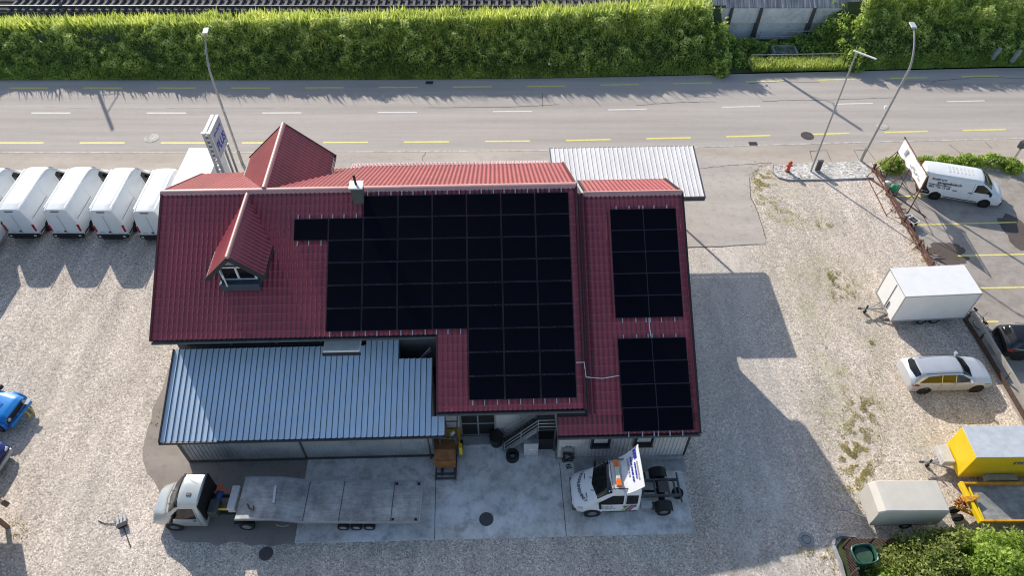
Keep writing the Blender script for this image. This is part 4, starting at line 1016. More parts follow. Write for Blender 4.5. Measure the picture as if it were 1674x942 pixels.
for i in range(5):
    o = v0 if i == 0 else copy_tree(v0)
    o['label'] = labs[i]; o.location = (xsv[i], ysv[i]+3.2, 0); o.rotation_euler = (0, 0, pi/2+radians((0,.2,0,.3,.1)[i]))
# white box body under the pylon sign
o = thing('box_trailer', (-20.55, 36.0, 0), pi/2, 'tall white box trailer standing under the pylon sign behind the house', 'trailer')
MB().box((0,0,1.75), (6.2,2.2,2.5)).build('body', M['white_dull'], o, bevel=.03); MB().box((0,0,.42), (5.8,1.6,.16)).build('chassis', M['galv_dark'], o)
for x in (-.5,.5):
    for s_ in (-1,1): wheel(o, x, s_*.85, .33)
MB().box((3.6,0,.45), (1.4,.12,.12)).build('drawbar', M['galv'], o)
# --- lettered van right ---
R1 = at(1526.8,325); R2 = at(1606.5,338)
dirv = (R2-R1).normalized(); az = atan2(dirv.y, dirv.x)
def van2():
    mid = (R1+R2)/2; left = Vector((-dirv.y, dirv.x, 0)); c = mid+left*.86-dirv*.14
    o = thing('delivery_van', (c.x, c.y, 0), az, 'white delivery van with dark lettering on its side in the right parking lot', 'van')
    st = [(-2.60,.5,.95,1.7,1.86,.80,.84,.70), (-2.56,.32,1.0,1.78,1.93,.90,.94,.76), (-1.8,.28,1.05,1.80,1.96,.93,.98,.78), (.6,.28,1.05,1.80,1.97,.93,.98,.78), (.95,.28,1.05,1.76,1.92,.93,.98,.77),
          (1.25,.28,1.03,1.62,1.76,.93,.97,.76), (1.85,.28,1.02,1.16,1.24,.92,.96,.80), (2.35,.28,.88,.98,1.04,.88,.92,.72), (2.58,.3,.66,.76,.82,.78,.82,.6), (2.66,.4,.55,.6,.62,.62,.64,.45)]
    b_ = Body(st, 1, .03); b_.build(M['van_white'], o)
    for s_ in (-1,1):
        b_.side([(.62,1.12),(.66,1.62),(1.02,1.66),(1.30,1.5),(1.80,1.12)], s_, 'side_window', M['glass'], o)
        b_.side([(-1.05,.34),(1.1,.34),(1.1,.42),(-1.05,.42)], s_, 'sill_trim', M['black'], o, .015)
        b_.side([(-2.55,.4),(-1.95,.4),(-1.95,.62),(-2.42,1.0),(-2.42,1.75),(-2.55,1.75)], s_, 'rear_corner_trim', M['black'], o, .015)
        MB().box((-2.58,s_*.86,1.3), (.06,.12,.55)).build('tail_light', M['redlens'], o)
        MB().box((2.42,s_*.74,.80), (.30,.22,.14)).build('headlight', M['lamp'], o, bevel=.03)
        for x in (.45,-.55): b_.side([(x-.14,1.0),(x+.14,1.0),(x+.14,1.05),(x-.14,1.05)], s_, 'door_handle', M['black'], o, .03)
        for x in (-1.52,1.58): arch(o, x, s_*.96, .33, s_); wheel(o, x, s_*.87, .33)
        mirror(o, b_, 1.62, 1.12, s_)
        b_.side([(.50,.4),(.515,.4),(.515,1.7),(.50,1.7)], s_, 'door_gap', M['galv_dark'], o, .004)
    b_.top(lambda y: 1.08-.12*abs(y), lambda y: 1.84-.25*abs(y), -.74, .74, 'windscreen', M['glass'], o)
    MB().box((2.50,0,.42), (.34,1.66,.26)).build('bumper', M['black'], o, bevel=.06); MB().box((-2.60,0,.42), (.16,1.7,.24)).build('bumper', M['black'], o, bevel=.03)
    b_.side([(-2.25,1.22),(-.85,1.22),(-.85,1.27),(-2.25,1.27)], -1, 'side_rail', M['ink'], o, .02)
    ysl = -(b_.sy(-1.0, 1.45)+.03); upv = (0, .25, 1)
    def side_txt(s, x, z, size, n): text('lettering', s, size, M['ink'], frame_m((x, -(b_.sy(x, z)+.022), z), (1,0,0), (0,(.98-.78)/.75,1)), o, 'LEFT', .003, 1.05, .006)
    side_txt('kostheyer', -2.15, 1.62, .22, 0); side_txt('garagenfunk.ch', -1.75, 1.42, .24, 0); side_txt('062 926 12 06', -2.2, 1.09, .22, 0)
    mb = MB()
    for k in range(7): mb.box((-1.15+k*.24, .0, 1.995), (.12,.62,.004))
    mb.build('roof_sign', simple('faint_roof_print', (.70,.69,.68), .5), o)
van2()
# --- silver estate car ---
def estate(name, loc, rz, label, paint, glass2='glass', group=None, rim='rimdark', L=1.0):
    o = thing(name, loc, rz, label, 'car', group)
    st = [(-2.34,.45,.60,.68,.72,.66,.70,.55), (-2.29,.30,.82,.92,.98,.80,.84,.68), (-2.17,.26,.93,1.02,1.07,.84,.88,.70), (-1.88,.24,.95,1.32,1.39,.87,.905,.62), (-1.0,.24,.95,1.38,1.45,.88,.91,.61), (0,.24,.94,1.38,1.46,.88,.91,.61),
          (.38,.24,.93,1.33,1.41,.88,.91,.60), (1.12,.24,.90,.96,1.00,.88,.90,.70), (1.8,.26,.80,.87,.91,.86,.89,.66), (2.18,.30,.68,.75,.78,.78,.82,.56), (2.34,.40,.55,.60,.62,.60,.64,.42)]
    b_ = Body(st, 1, .03); b_.build(paint, o)
    for s_ in (-1,1):
        b_.side([(-1.92,1.02),(-1.45,1.28),(-.75,1.34),(-.75,1.0)], s_, 'side_window', M['glass'] if s_ > 0 else M[glass2], o)
        b_.side([(-.70,1.0),(-.70,1.34),(.0,1.35),(.0,.99)], s_, 'side_window', M['glass'] if s_ > 0 else M[glass2], o)
        b_.side([(.05,.99),(.05,1.35),(.38,1.30),(.95,.98)], s_, 'side_window', M['glass'] if s_ > 0 else M[glass2], o)
        b_.side([(-1.9,.99),(.95,.955),(.95,.975),(-1.9,1.01)], s_, 'window_trim', M['lamp'], o, .016)
        MB().tube([(x, s_*.60, 1.475) for x in (-1.65,-.6,.3)], .018, 6).build('roof_rail', M['galv_dark'], o)
        b_.side([(-2.26,.78),(-1.92,.78),(-1.88,.88),(-2.2,.94)], s_, 'tail_light', M['redlens'], o, .02)
        b_.side([(1.75,.70),(2.15,.62),(2.1,.70),(1.7,.80)], s_, 'headlight', M['lamp'], o, .02)
        for x in (-1.40,1.44): arch(o, x, s_*.885, .325, s_); wheel(o, x, s_*.80, .325, rim)
        mirror(o, b_, .80, 1.0, s_, 'silver' if paint == M['silver'] else 'black')
        for x in (-.72, .02): b_.side([(x-.005,.35),(x+.005,.35),(x+.005,.97),(x-.005,.97)], s_, 'door_gap', M['galv_dark'], o, .005)
    b_.top(lambda y: .42+.05-.12*abs(y), lambda y: 1.10-.22*abs(y), -.60, .60, 'windscreen', M['glass'], o)
    b_.top(lambda y: -2.16+.12*abs(y), lambda y: -1.90+.05*abs(y), -.58, .58, 'rear_window', M['glass'], o)
    MB().box((-2.32,0,.70), (.03,.5,.11)).build('number_plate', M['white_dull'], o)
    return o, b_
c0 = at(1505.5,643.5); c1 = at(1591,641); d = (c1-c0).normalized(); m_ = (c0+c1)/2+Vector((-d.y, d.x, 0))*.86
estate('estate_car', (m_.x, m_.y, 0), atan2(d.y, d.x), 'silver estate car parked on the gravel between the white box trailer and the yellow trailer', M['silver'], 'glass_amber')
estate('black_car', (29.72, 24.55, 0), radians(-4), 'black estate car at the right edge seen from its rear left side', M['carblack'])
# dark tinted roof is glass on the black car
# blue off-roader
BL = thing('blue_offroader', (-27.28, 20.35, 0), radians(-12), 'bright blue off-road car with bonnet scoop at the left edge', 'car')
st = [(-2.0,.5,.95,1.1,1.2,.76,.80,.62), (-1.95,.45,1.0,1.6,1.72,.80,.84,.64), (-.3,.45,1.02,1.66,1.78,.80,.84,.62), (.0,.45,1.02,1.6,1.70,.80,.84,.62), (.42,.45,1.02,1.08,1.12,.80,.84,.70), (1.35,.45,.92,1.0,1.05,.78,.82,.66), (1.58,.5,.85,.93,.97,.74,.78,.62), (1.62,.55,.8,.85,.88,.70,.72,.58)]
b_ = Body(st, 0, .03); b_.build(M['blue'], BL)
b_.top(lambda y: .04, lambda y: .44, -.60, .60, 'windscreen', M['glass'], BL)
mb = MB(); mb.prism([(.62,1.07),(.98,1.05),(.98,1.12),(.66,1.14)], 'Y', .08,-.38); sc_ = mb.build('bonnet_scoop', M['blue'], BL, bevel=.015)
MB().box((.80,-.15,1.135), (.2,.36,.012)).build('scoop_mesh', M['black'], sc_)
mb = MB(); mb.box((1.63,0,.78), (.05,1.44,.26)); mb.build('grille', M['black'], BL)
for s_ in (-1,1):
    MB().cyl((1.66,s_*.56,.80), .10, .05, 14, axis='X').build('headlight', M['lamp'], BL)
    b_.side([(-1.7,1.1),(-1.7,1.58),(-.1,1.6),(.28,1.1)], s_, 'side_window', M['glass'], BL)
    for x in (-1.25,1.05): MB().cyl((x, s_*.86, .48), .46, .14, 24, axis='Y').build('wheel_flare', M['blue'], BL); wheel(BL, x, s_*.84, .36)
    mirror(BL, b_, .25, 1.1, s_)
mb = MB(); mb.box((1.78,0,.52), (.16,1.6,.2)); mb.build('bumper', M['blue'], BL, bevel=.05)
mb = MB(); mb.box((1.85,.62,.78), (.22,.36,.05)); mb.build('bumper_plate', M['lamp'], BL)
mb = MB()
for s_ in (0,.25): mb.tube([(1.75,.1+s_,.45),(1.95,.12+s_,.55),(2.1,.1+s_,.5),(2.15,.05+s_,.3),(2.02,.0+s_,.22)], .035, 6)
mb.build('tow_hook', M['yellow'], BL)
DB = thing('dark_blue_car', (-27.32, 17.55, 0), radians(-6), 'dark blue car with grey bumper, its nose just inside the left edge', 'car')
st = [(-2.0,.3,.9,1.6,1.75,.8,.84,.68), (-.1,.25,.92,1.7,1.82,.82,.86,.66), (.9,.25,.88,.94,.98,.82,.86,.68), (1.7,.28,.76,.84,.88,.8,.84,.62), (1.98,.32,.66,.72,.76,.70,.74,.54), (2.08,.4,.52,.58,.6,.6,.62,.45)]
b_ = Body(st, 1); b_.build(M['darkblue'], DB)
MB().box((2.08,0,.42), (.18,1.35,.24)).build('bumper', M['galv'], DB, bevel=.06); MB().box((2.05,0,.62), (.06,.7,.12)).build('grille', M['black'], DB)
b_.top(lambda y: .05, lambda y: .92, -.6, .6, 'windscreen', M['glass'], DB)
for s_ in (-1,1):
    MB().box((1.98,s_*.52,.66), (.16,.26,.12)).build('headlight', M['lamp'], DB, bevel=.03)
    for x in (-1.3,1.25): wheel(DB, x, s_*.8, .31)
# --- flatbed truck ---
TX = thing('car_transporter', (0,0,0), 0, 'silver cab articulated car transporter with long bare steel deck in front of the shed', 'truck')
TX.location = (-15.0, 14.95, 0); TX.rotation_euler = (0,0,pi)      # local +x points to the nose (world -x)
def cab(parent, paint, st, glasscol='glass'):
    b_ = Body(st, 1, .03); b_.build(paint, parent, 'cab'); return b_
st = [(-.82,.5,1.1,2.05,2.24,.92,.96,.78), (-.78,.35,1.12,2.1,2.28,.95,1.0,.82), (.05,.35,1.12,2.1,2.30,.95,1.0,.82), (.25,.35,1.12,2.02,2.2,.95,1.0,.80), (.75,.35,1.1,1.42,1.52,.94,.99,.84), (1.15,.35,.98,1.14,1.22,.92,.96,.80), (1.62,.35,.80,.95,1.02,.85,.90,.66), (1.74,.45,.64,.74,.78,.70,.74,.5)]
b_ = cab(TX, M['silver_dark'], st)
b_.top(lambda y: .16-.1*abs(y), lambda y: .86-.22*abs(y), -.82, .82, 'windscreen', M['glass'], TX)
for s_ in (-1,1):
    b_.side([(-.55,1.2),(-.55,1.95),(.10,1.95),(.62,1.35),(.62,1.2)], s_, 'side_window', M['glass'], TX)
    arch(TX, .75, s_*.99, .35, s_); wheel(TX, .75, s_*.92, .35); mirror(TX, b_, .55, 1.25, s_)
    wheel(TX, -2.62, s_*.9, .35, 'galv'); MB().box((-2.62,s_*.9,.78), (.95,.3,.05)).build('mudguard', M['black'], TX, bevel=.02)
    MB().box((1.5,s_*.66,.82), (.24,.24,.14)).build('headlight', M['lamp'], TX, bevel=.03)
MB().box((1.66,0,.45), (.2,1.66,.22)).build('bumper', M['black'], TX, bevel=.05); MB().box((1.715,0,.68), (.05,.9,.16)).build('grille', M['black'], TX, bevel=.02)
b_.top(lambda y: 1.02-.2*abs(y), lambda y: 1.045-.2*abs(y), -.8, .8, 'bonnet_gap', M['galv_dark'], TX, .008, 2)
for y in (-.35,.3): MB().bar((.93,y,b_.tz(.93,y)+.03),(.55,y+.25,b_.tz(.55,y+.25)+.03), .02,.02).build('wiper', M['black'], TX)
for s_ in (-1,1):
    b_.side([(.66,.5),(.675,.5),(.675,1.15),(.66,1.15)], s_, 'door_gap', M['galv_dark'], TX, .006); b_.side([(-.62,.5),(-.605,.5),(-.605,1.95),(-.62,1.95)], s_, 'door_gap', M['galv_dark'], TX, .006)
    b_.side([(-.5,1.02),(-.34,1.02),(-.34,1.08),(-.5,1.08)], s_, 'door_handle', M['black'], TX, .02)
MB().box((-.35,.3,2.335), (.2,.14,.03)).build('roof_vent', M['galv_dark'], TX); MB().tube([(.1,-.6,2.3),(-.35,-.6,2.55)], .012, 5).build('aerial', M['black'], TX)
MB().box((-.84,0,1.45), (.04,1.7,1.35)).build('cab_rear_wall', M['black'], TX)
for s_ in (-1,1): MB().bar((-.7,s_*.42,.62),(-9.9,s_*.42,.62), .08,.2).build('frame_rail', M['black'], TX)
mb = MB(); mb.box((-1.15,.35,1.0), (.45,.7,.5)); mb.build('winch', M['galv_dark'], TX, bevel=.04)
mb = MB(); mb.cyl((-1.2,-.1,1.0), .16, .7, 14, axis='Y'); mb.build('air_tank', simple('blue_tank', (.05,.12,.3), .4), TX)
MB().tube([(-1.0,-.35,1.2),(-1.25,-.45,1.3),(-1.75,-.42,1.12)], .045, 6).build('air_hose', M['red'], TX)
MB().tube([(-1.1,.42,1.05),(-1.85,.45,1.1)], .05, 8).build('yellow_strut', M['yellow'], TX)
MB().box((-1.25,-.55,1.35), (.2,.25,.1)).build('red_coupling', M['red'], TX)
MB().box((-2.02,-.02,1.18), (.34,1.15,.42)).build('tool_box', M['wall'], TX, bevel=.02)
# deck: gooseneck + main bed (local x from -2.35 to -10.75)
hw = 1.02
prof_t = [(-2.32,1.28),(-4.1,1.28),(-5.3,.98),(-10.72,.95)]
mb = MB(); vs = []
for (x, z) in prof_t: vs += [(x,-hw,z),(x,hw,z)]
for (x, z) in prof_t: vs += [(x,-hw,z-.12),(x,hw,z-.12)]
k = len(prof_t); fs = [(2*i,2*i+1,2*i+3,2*i+2) for i in range(k-1)]+[(2*k+2*i,2*k+2*i+1,2*k+2*i+3,2*k+2*i+2) for i in range(k-1)]
fs += [(2*i+s_,2*i+2+s_,2*k+2*i+2+s_,2*k+2*i+s_) for i in range(k-1) for s_ in (0,1)]+[(0,1,2*k+1,2*k),(2*k-2,2*k-1,4*k-1,4*k-2)]
mb.add(vs, fs); dk = mb.build('deck', M['deck'], TX)
mb = MB()
for s_ in (-1,1):
    for i in range(k-1): mb.bar((prof_t[i][0],s_*(hw+.02),prof_t[i][1]), (prof_t[i+1][0],s_*(hw+.02),prof_t[i+1][1]), .05,.12)
mb.box((-10.74,0,.93), (.06,2.05,.16)); mb.build('side_rail', M['galv'], dk)
for x in (-5.35,-7.0,-9.4): MB().box((x,0,(.985 if x < -5.4 else .995)), (.03,2.0,.008)).build('deck_seam', M['galv_dark'], dk)
mb = MB(); mb.bar((-3.95,.25,1.33),(-3.85,-.62,1.33), .12,.05); mb.build('deck_ramp', M['lamp'], dk, bevel=.02)
MB().tube([(-2.75,.3,1.3),(-2.9,.55,1.42),(-3.1,.6,1.32),(-3.05,.4,1.34)], .035, 6).build('winch_hook', M['rustbrown'], dk)
for x in (-9.5,-10.55):
    for s_ in (-1,1): MB().box((x,s_*.88,.975), (.12,.12,.012)).build('lashing_point', M['black'], dk)
for x in (-7.1,-7.72,-8.33):
    for s_ in (-1,1): wheel(TX, x, s_*.92, .27, 'galv', .2)
MB().tube([(-4.35+.3*cos(a), 1.0, .85+.22*sin(a)-.15) for a in [pi+k*pi/10 for k in range(11)]], .02, 6).build('tail_arc', M['galv'], TX)
# --- tow truck ---
w1 = at(968,843.5); w2 = at(1083,839.5); d = (w1-w2).normalized(); azt = atan2(d.y, d.x)
mid = (w1+w2)/2; lf = Vector((-d.y, d.x, 0)); c = mid-lf*.92       # left side faces the viewer
TT = thing('tow_truck', (c.x, c.y, 0), azt, 'white double cab tow truck with orange light bar and bare chassis on the concrete slab', 'tow truck')
st = [(-.44,.5,1.15,2.05,2.24,.92,.96,.80), (-.40,.38,1.15,2.1,2.27,.95,.99,.84), (.85,.38,1.15,2.1,2.28,.95,.99,.84), (1.1,.38,1.15,2.0,2.18,.95,.99,.83), (1.65,.38,1.12,1.40,1.50,.94,.98,.86), (2.05,.38,1.0,1.16,1.24,.92,.95,.80), (2.38,.38,.88,1.02,1.09,.86,.90,.70), (2.58,.42,.78,.90,.95,.70,.74,.54), (2.66,.5,.66,.76,.80,.48,.52,.36)]
b_ = cab(TT, M['white'], st)
b_.top(lambda y: 1.0-.10*abs(y), lambda y: 1.74-.22*abs(y), -.82, .82, 'windscreen', M['glass'], TT)
for s_ in (-1,1):
    b_.side([(.35,1.25),(.35,1.92),(.88,1.92),(1.5,1.35),(1.5,1.25)], s_, 'side_window', M['glass'], TT)
    b_.side([(-.32,1.25),(-.32,1.90),(.22,1.92),(.22,1.25)], s_, 'side_window', M['glass'], TT)
    arch(TT, 1.72, s_*.97, .35, s_); wheel(TT, 1.72, s_*.90, .35); mirror(TT, b_, 1.45, 1.3, s_)
    b_.side([(-.40,.45),(1.3,.45),(1.3,.55),(-.40,.55)], s_, 'step_bar', M['black'], TT, .02)
    for x in (.26,1.02): b_.side([(x-.09,1.02),(x+.09,1.02),(x+.09,1.08),(x-.09,1.08)], s_, 'door_handle', M['black'], TT, .025) if x < 1 else None
    b_.side([(-.3,1.02),(-.14,1.02),(-.14,1.08),(-.3,1.08)], s_, 'door_handle', M['black'], TT, .025)
    b_.side([(.255,.5),(.27,.5),(.27,2.0),(.255,2.0)], s_, 'door_gap', M['galv_dark'], TT, .004)
    wheel(TT, -1.68, s_*.86, .35, 'rim', .42)
    mb = MB(); pts = [(-1.68+.46*cos(a), .35+.46*sin(a)) for a in [radians(20+14*k) for k in range(11)]]
    vs = [(p[0], s_*.62, p[1]) for p in pts]+[(p[0], s_*1.12, p[1]) for p in pts]; n = len(pts)
    mb.add(vs, [(i, i+1, n+i+1, n+i) for i in range(n-1)]); mb.build('mudguard', M['black'], TT, smooth=60)
    b_.side([(2.2,.82),(2.45,.78),(2.4,.92),(2.2,.98)], s_, 'headlight', M['lamp'], TT, .02)
# stickers on the near (left) side
for k, (mm, x) in enumerate((('lime',.14), ('purple',-.02), ('pink',-.18))):
    b_.side([(x+.24,.62),(x+.13,.62),(x-.12,1.18),(x-.01,1.18)], 1, 'stripe', M[mm], TT, .02)
mb = MB()                                     # two rows of small dark print on the front door
for k, (x, w_) in enumerate(((1.30,.16),(1.10,.20),(.88,.12))): mb.box((x, b_.sy(x,1.05)+.02, 1.05), (w_,.006,.07))
for k, (x, w_) in enumerate(((1.28,.14),(1.10,.16),(.92,.14),(.74,.10))): mb.box((x, b_.sy(x,.88)+.02, .88), (w_,.006,.05))
mb.build('small_print', M['ink_grey'], TT)
# bonnet lettering follows the curved bonnet edge: each letter placed on the surface
word = 'ABSCHLEPPDIENST'; nL = len(word)
for i, chh in enumerate(word):
    t = (i/(nL-1)-.5); y = -t*-1.42*-1; y = t*1.45; xx = 2.34-.42*(abs(t)*2)**2*.62
    tangent = Vector((-.42*.62*8*t/1.45, 1, 0))
    dz = (b_.tz(xx+.05, y)-b_.tz(xx-.05, y))/.1
    text('bonnet_letter', chh, .19, M['ink'], frame_m((xx, y, b_.tz(xx, y)+.03), (tangent.x*1.0, 1, (b_.tz(xx, y+.05)-b_.tz(xx, y-.05))/.1), (-1, 0, -dz)), TT, 'CENTER', .002, .9, .006)
mb = MB(); mb.box((2.56,0,.48), (.2,1.66,.22)); mb.build('bumper', M['galv_dark'], TT, bevel=.05); MB().box((2.65,0,.66), (.06,.9,.14)).build('grille', M['black'], TT, bevel=.02)
for y in (-.35,.3): MB().bar((1.82,y,b_.tz(1.82,y)+.03),(1.45,y+.25,b_.tz(1.45,y+.25)+.03), .02,.02).build('wiper', M['black'], TT)
for s_ in (-1,1):
    MB().bar((2.02,s_*.35,b_.tz(2.02,.35)+.01),(2.0,s_*.62,b_.tz(2.0,.62)+.01), .03,.015).build('bonnet_vent', M['black'], TT)
# light bar, spoiler sign
lb = MB().box((.62,0,2.42), (.24,1.36,.06)).build('light_bar', M['galv'], TT)
MB().box((.62,0,2.46), (.20,.62,.08)).build('centre_lens', simple('cream_lens', (.62,.66,.5), .3), lb, bevel=.02)
for s_ in (-1,1): MB().box((.62,s_*.50,2.47), (.24,.34,.12)).build('orange_beacon', M['orange'], lb, bevel=.03)
mb = MB(); mb.bar((.1,.74,2.36),(1.0,.74,2.36),.04,.04); mb.bar((.1,-.74,2.36),(1.0,-.74,2.36),.04,.04); mb.bar((.9,-.74,2.36),(.9,.74,2.36),.03,.03); mb.build('roof_rack', M['galv_dark'], TT)
# curved sign board over the rear cab roof
mb = MB(); NX, NY = 8, 14; vs = []
for j in range(NY+1):
    y = -1.05+2.10*j/NY
    for i in range(NX+1):
        t = i/NX; x = .42-.80*t; z = 2.34+.10*t+.78*t**1.7-.10*(y/1.05)**2*(1-t)-.04*(y/1.05)**2; vs.append((x, y*(1-.12*(1-t)), z))
n = NX+1; fs = [(j*n+i, j*n+i+1, (j+1)*n+i+1, (j+1)*n+i) for j in range(NY) for i in range(NX)]
vs2 = [(a-.03, b2, c2-.04) for (a, b2, c2) in vs]; k = len(vs)
mb.add(vs+vs2, fs+[tuple(q+k for q in reversed(f)) for f in fs]); sg = mb.build('sign_board', M['white'], TT, smooth=50, fix=False)
def board_m(y, t, dx=0):
    f = lambda t_: Vector((.42-.80*t_, 0, 2.34+.10*t_+.78*t_**1.7)); a = f(t); tang = (f(t+.02)-f(t-.02)).normalized(); nrm = Vector((tang.z, 0, -tang.x))
    if nrm.z < 0: nrm = -nrm
    return frame_m(a+Vector((0, y, 0))+nrm*.03, (0,1,0), tang)
def print_row(y0, y1, t, h, mat, step=.11):
    mb = MB(); y = y0; k = 0
    while y < y1:
        w_ = step*(.55+.35*((k*7) % 3)/2); m = board_m(y, t); mb.box(m.translation, (w_, h, .006), 0, 0, m.to_3x3()); y += w_+step*.35; k += 1
    mb.build('print_row', mat, sg)
print_row(-.85, -.35, .80, .20, M['inkblue'], .16); print_row(-.25, .6, .84, .09, M['ink_grey']); print_row(-.25, .5, .74, .09, M['inkblue'])
print_row(-.6, .6, .58, .10, M['inkblue'], .15); print_row(-.6, .3, .42, .10, M['ink_grey'], .15)
# chassis
for s_ in (-1,1): MB().bar((-.6,s_*.40,.78),(-2.55,s_*.40,.78), .08,.18).build('frame_rail', M['galv_dark'], TT)
mb = MB()
for x in (-.75,-1.35,-2.0,-2.3,-2.5): mb.box((x,0,.80), (.07,.8,.12))
mb.box((-2.52,0,.78), (.06,1.5,.10)); mb.build('cross_member', M['galv_dark'], TT)
MB().cyl((-1.68,0,.40), .16, 1.5, 12, axis='Y').build('rear_axle', M['black'], TT); MB().sph((-1.68,0,.42), .24, 8).build('differential', M['black'], TT)
MB().tube([(-.6,0,.5),(-1.6,0,.42)], .06, 8).build('drive_shaft', M['black'], TT)
MB().box((-1.75,0,.92), (.5,.55,.12)).build('hitch_plate', M['iron'], TT, bevel=.03)
MB().box((-.85,.72,.55), (.55,.34,.36)).build('fuel_tank', M['galv'], TT, bevel=.04); MB().box((-1.25,.74,.45), (.3,.3,.22)).build('battery_box', M['wooddark'], TT)
MB().box((-.85,-.7,.6), (.35,.3,.4)).build('air_tank', M['black'], TT, bevel=.04); MB().sph((-.72,-.05,.92), .09, 6).build('cap', M['lamp'], TT)
MB().cyl((-2.45,.2,.55), .28, .16, 18).build('spare_wheel', M['tyre'], TT, smooth=40)
# --- trailers on the right ---
def box_trailer(name, label, loc, rz, L, Wd, z0, z1, bodym, roofm, wheels, bar=1.3, cat='trailer', trim=None):
    o = thing(name, loc, rz, label, cat)
    MB().box((0,0,(z0+z1)/2), (L,Wd,z1-z0)).build('body', bodym, o, bevel=.02)
    r = MB().box((0,0,z1+.012), (L+.03,Wd+.03,.05)).build('roof', roofm, o, bevel=.015)
    if trim:
        mb = MB()
        for s_ in (-1,1):
            for t_ in (-1,1): mb.box((s_*L/2,t_*Wd/2,(z0+z1)/2), (.05,.05,z1-z0+.02))
            mb.box((0,s_*Wd/2,z0+.03), (L+.04,.05,.10)); mb.box((0,s_*Wd/2,z1), (L+.05,.06,.06)); mb.box((s_*L/2,0,z1), (.06,Wd+.05,.06))
        mb.build('edge_trim', trim, o)
    MB().box((0,0,z0-.06), (L*.95,Wd*.7,.10)).build('chassis', M['galv_dark'], o)
    for x in wheels:
        for s_ in (-1,1): wheel(o, x, s_*(Wd/2-.10), .29, 'rim', .18)
    mb = MB(); mb.bar((-L/2+.2,0,z0-.08),(-L/2-bar,0,z0-.05), .09,.09); mb.bar((-L/2+.2,.5,z0-.08),(-L/2-bar*.6,.04,z0-.06), .06,.07); mb.bar((-L/2+.2,-.5,z0-.08),(-L/2-bar*.6,-.04,z0-.06), .06,.07); db = mb.build('drawbar', M['galv'], o)
    mb = MB(); mb.cyl((-L/2-bar*.72,.0,.30), .05, .7, 8); mb.cyl((-L/2-bar*.72,.0,.11), .11, .07, 14, axis='Y'); mb.build('jockey_wheel', M['black'], db)
    MB().box((-L/2-bar-.06,0,z0), (.22,.09,.11)).build('coupling', M['galv_dark'], db, bevel=.02)
    return o
o = box_trailer('white_box_trailer', 'white box trailer with tandem axle parked across the gravel beside the rusty fence', (24.0,27.42,0), radians(3.4), 4.36, 2.16, .45, 2.62, M['white_dull'], M['white_dull'], (-.25,.52), 1.35, trim=simple('alu_trim', (.52,.52,.52), .45, .4))
mb = MB(); mb.box((-2.20,-.05,1.5), (.03,.03,2.0)); mb.build('door_gap', M['galv'], o); MB().bar((-2.22,-.25,1.25),(-2.22,-.25,.7), .04,.05).build('door_bar', M['galv_dark'], o)
MB().box((-2.20,.2,.55), (.04,1.6,.12)).build('front_ledge', M['galv'], o)
o = box_trailer('yellow_box_trailer', 'bright yellow box trailer with grey roof at the right edge', (24.2,17.28,0), radians(.5), 4.9, 1.66, .48, 2.44, M['yellow'], simple('pale_grey_roof', (.55,.58,.62), .6), (-.1,), 1.4)
MB().box((-2.78,.22,.72), (.55,.95,.42)).build('front_locker', M['wall'], o, bevel=.03)
MB().prism([(-1.35,.62),(-1.15,.80),(.15,.80),(.35,.62)], 'Y', -.86,-1.16).build('mudguard', M['galv'], o, bevel=.02)
pl = MB().box((.03,-.842,1.86), (.88,.014,.22)).build('side_plate', M['ink'], o); MB().box((.03,-.852,1.86), (.74,.012,.13)).build('plate_field', M['kerb'], pl)
mb = MB()
for k in range(6): mb.box((-.24+k*.105, -.862, 1.86), (.07-.02*(k % 2), .006, .08))
mb.build('small_print', M['ink'], pl)
ot_ = copy_tree(bpy.data.objects['white_box_trailer']); ot_.location = (-33.7, 31.4, 0); ot_.rotation_euler = (0,0,radians(90)); ot_['label'] = 'unseen white box trailer beyond the left image edge, added for its shadow'  # unseen copy added to cast a shadow into view
# tarpaulin trailer
TP = thing('tarpaulin_trailer', (18.28,14.78,0), radians(.6), 'small trailer under a beige grey tarpaulin beside the yellow drawbar', 'trailer')
mb = MB(); X0, X1, Y = -1.62, 1.5, .76
vs = []; secs = [(-1.66,1.72,.74,.68),(-1.40,1.93,.76,.71),(-1.1,1.96,.76,.71),(-.35,1.945,.76,.72),(.4,1.955,.76,.72),(1.1,1.94,.76,.72),(1.46,1.92,.76,.72),(1.52,1.85,.76,.7)]
for (x, zt, wy, wt) in secs: vs += [(x,-wy,.50),(x,-wy-.015,(zt+.5)/2),(x,-wy,zt-.06),(x,-wt,zt),(x,0,zt+.02),(x,wt,zt),(x,wy,zt-.06),(x,wy+.015,(zt+.5)/2),(x,wy,.50)]
n = 9; fs = [(i*n+j,i*n+j+1,(i+1)*n+j+1,(i+1)*n+j) for i in range(len(secs)-1) for j in range(n-1)]+[tuple(range(n)), tuple(range((len(secs)-1)*n, len(secs)*n))]
mb.add(vs, fs); mb.build('tarpaulin', M['tarp'], TP, smooth=25)
MB().box((0,0,.48), (3.1,1.5,.16)).build('chassis', M['galv'], TP); mb = MB(); mb.bar((-1.5,.45,.42),(-2.5,.0,.42), .06,.06); mb.bar((-1.5,-.45,.42),(-2.5,.0,.42), .06,.06); mb.box((-2.55,0,.46), (.25,.09,.12)); mb.build('drawbar', M['galv'], TP)
for s_ in (-1,1): wheel(TP, .15, s_*.68, .28, 'rim', .17)
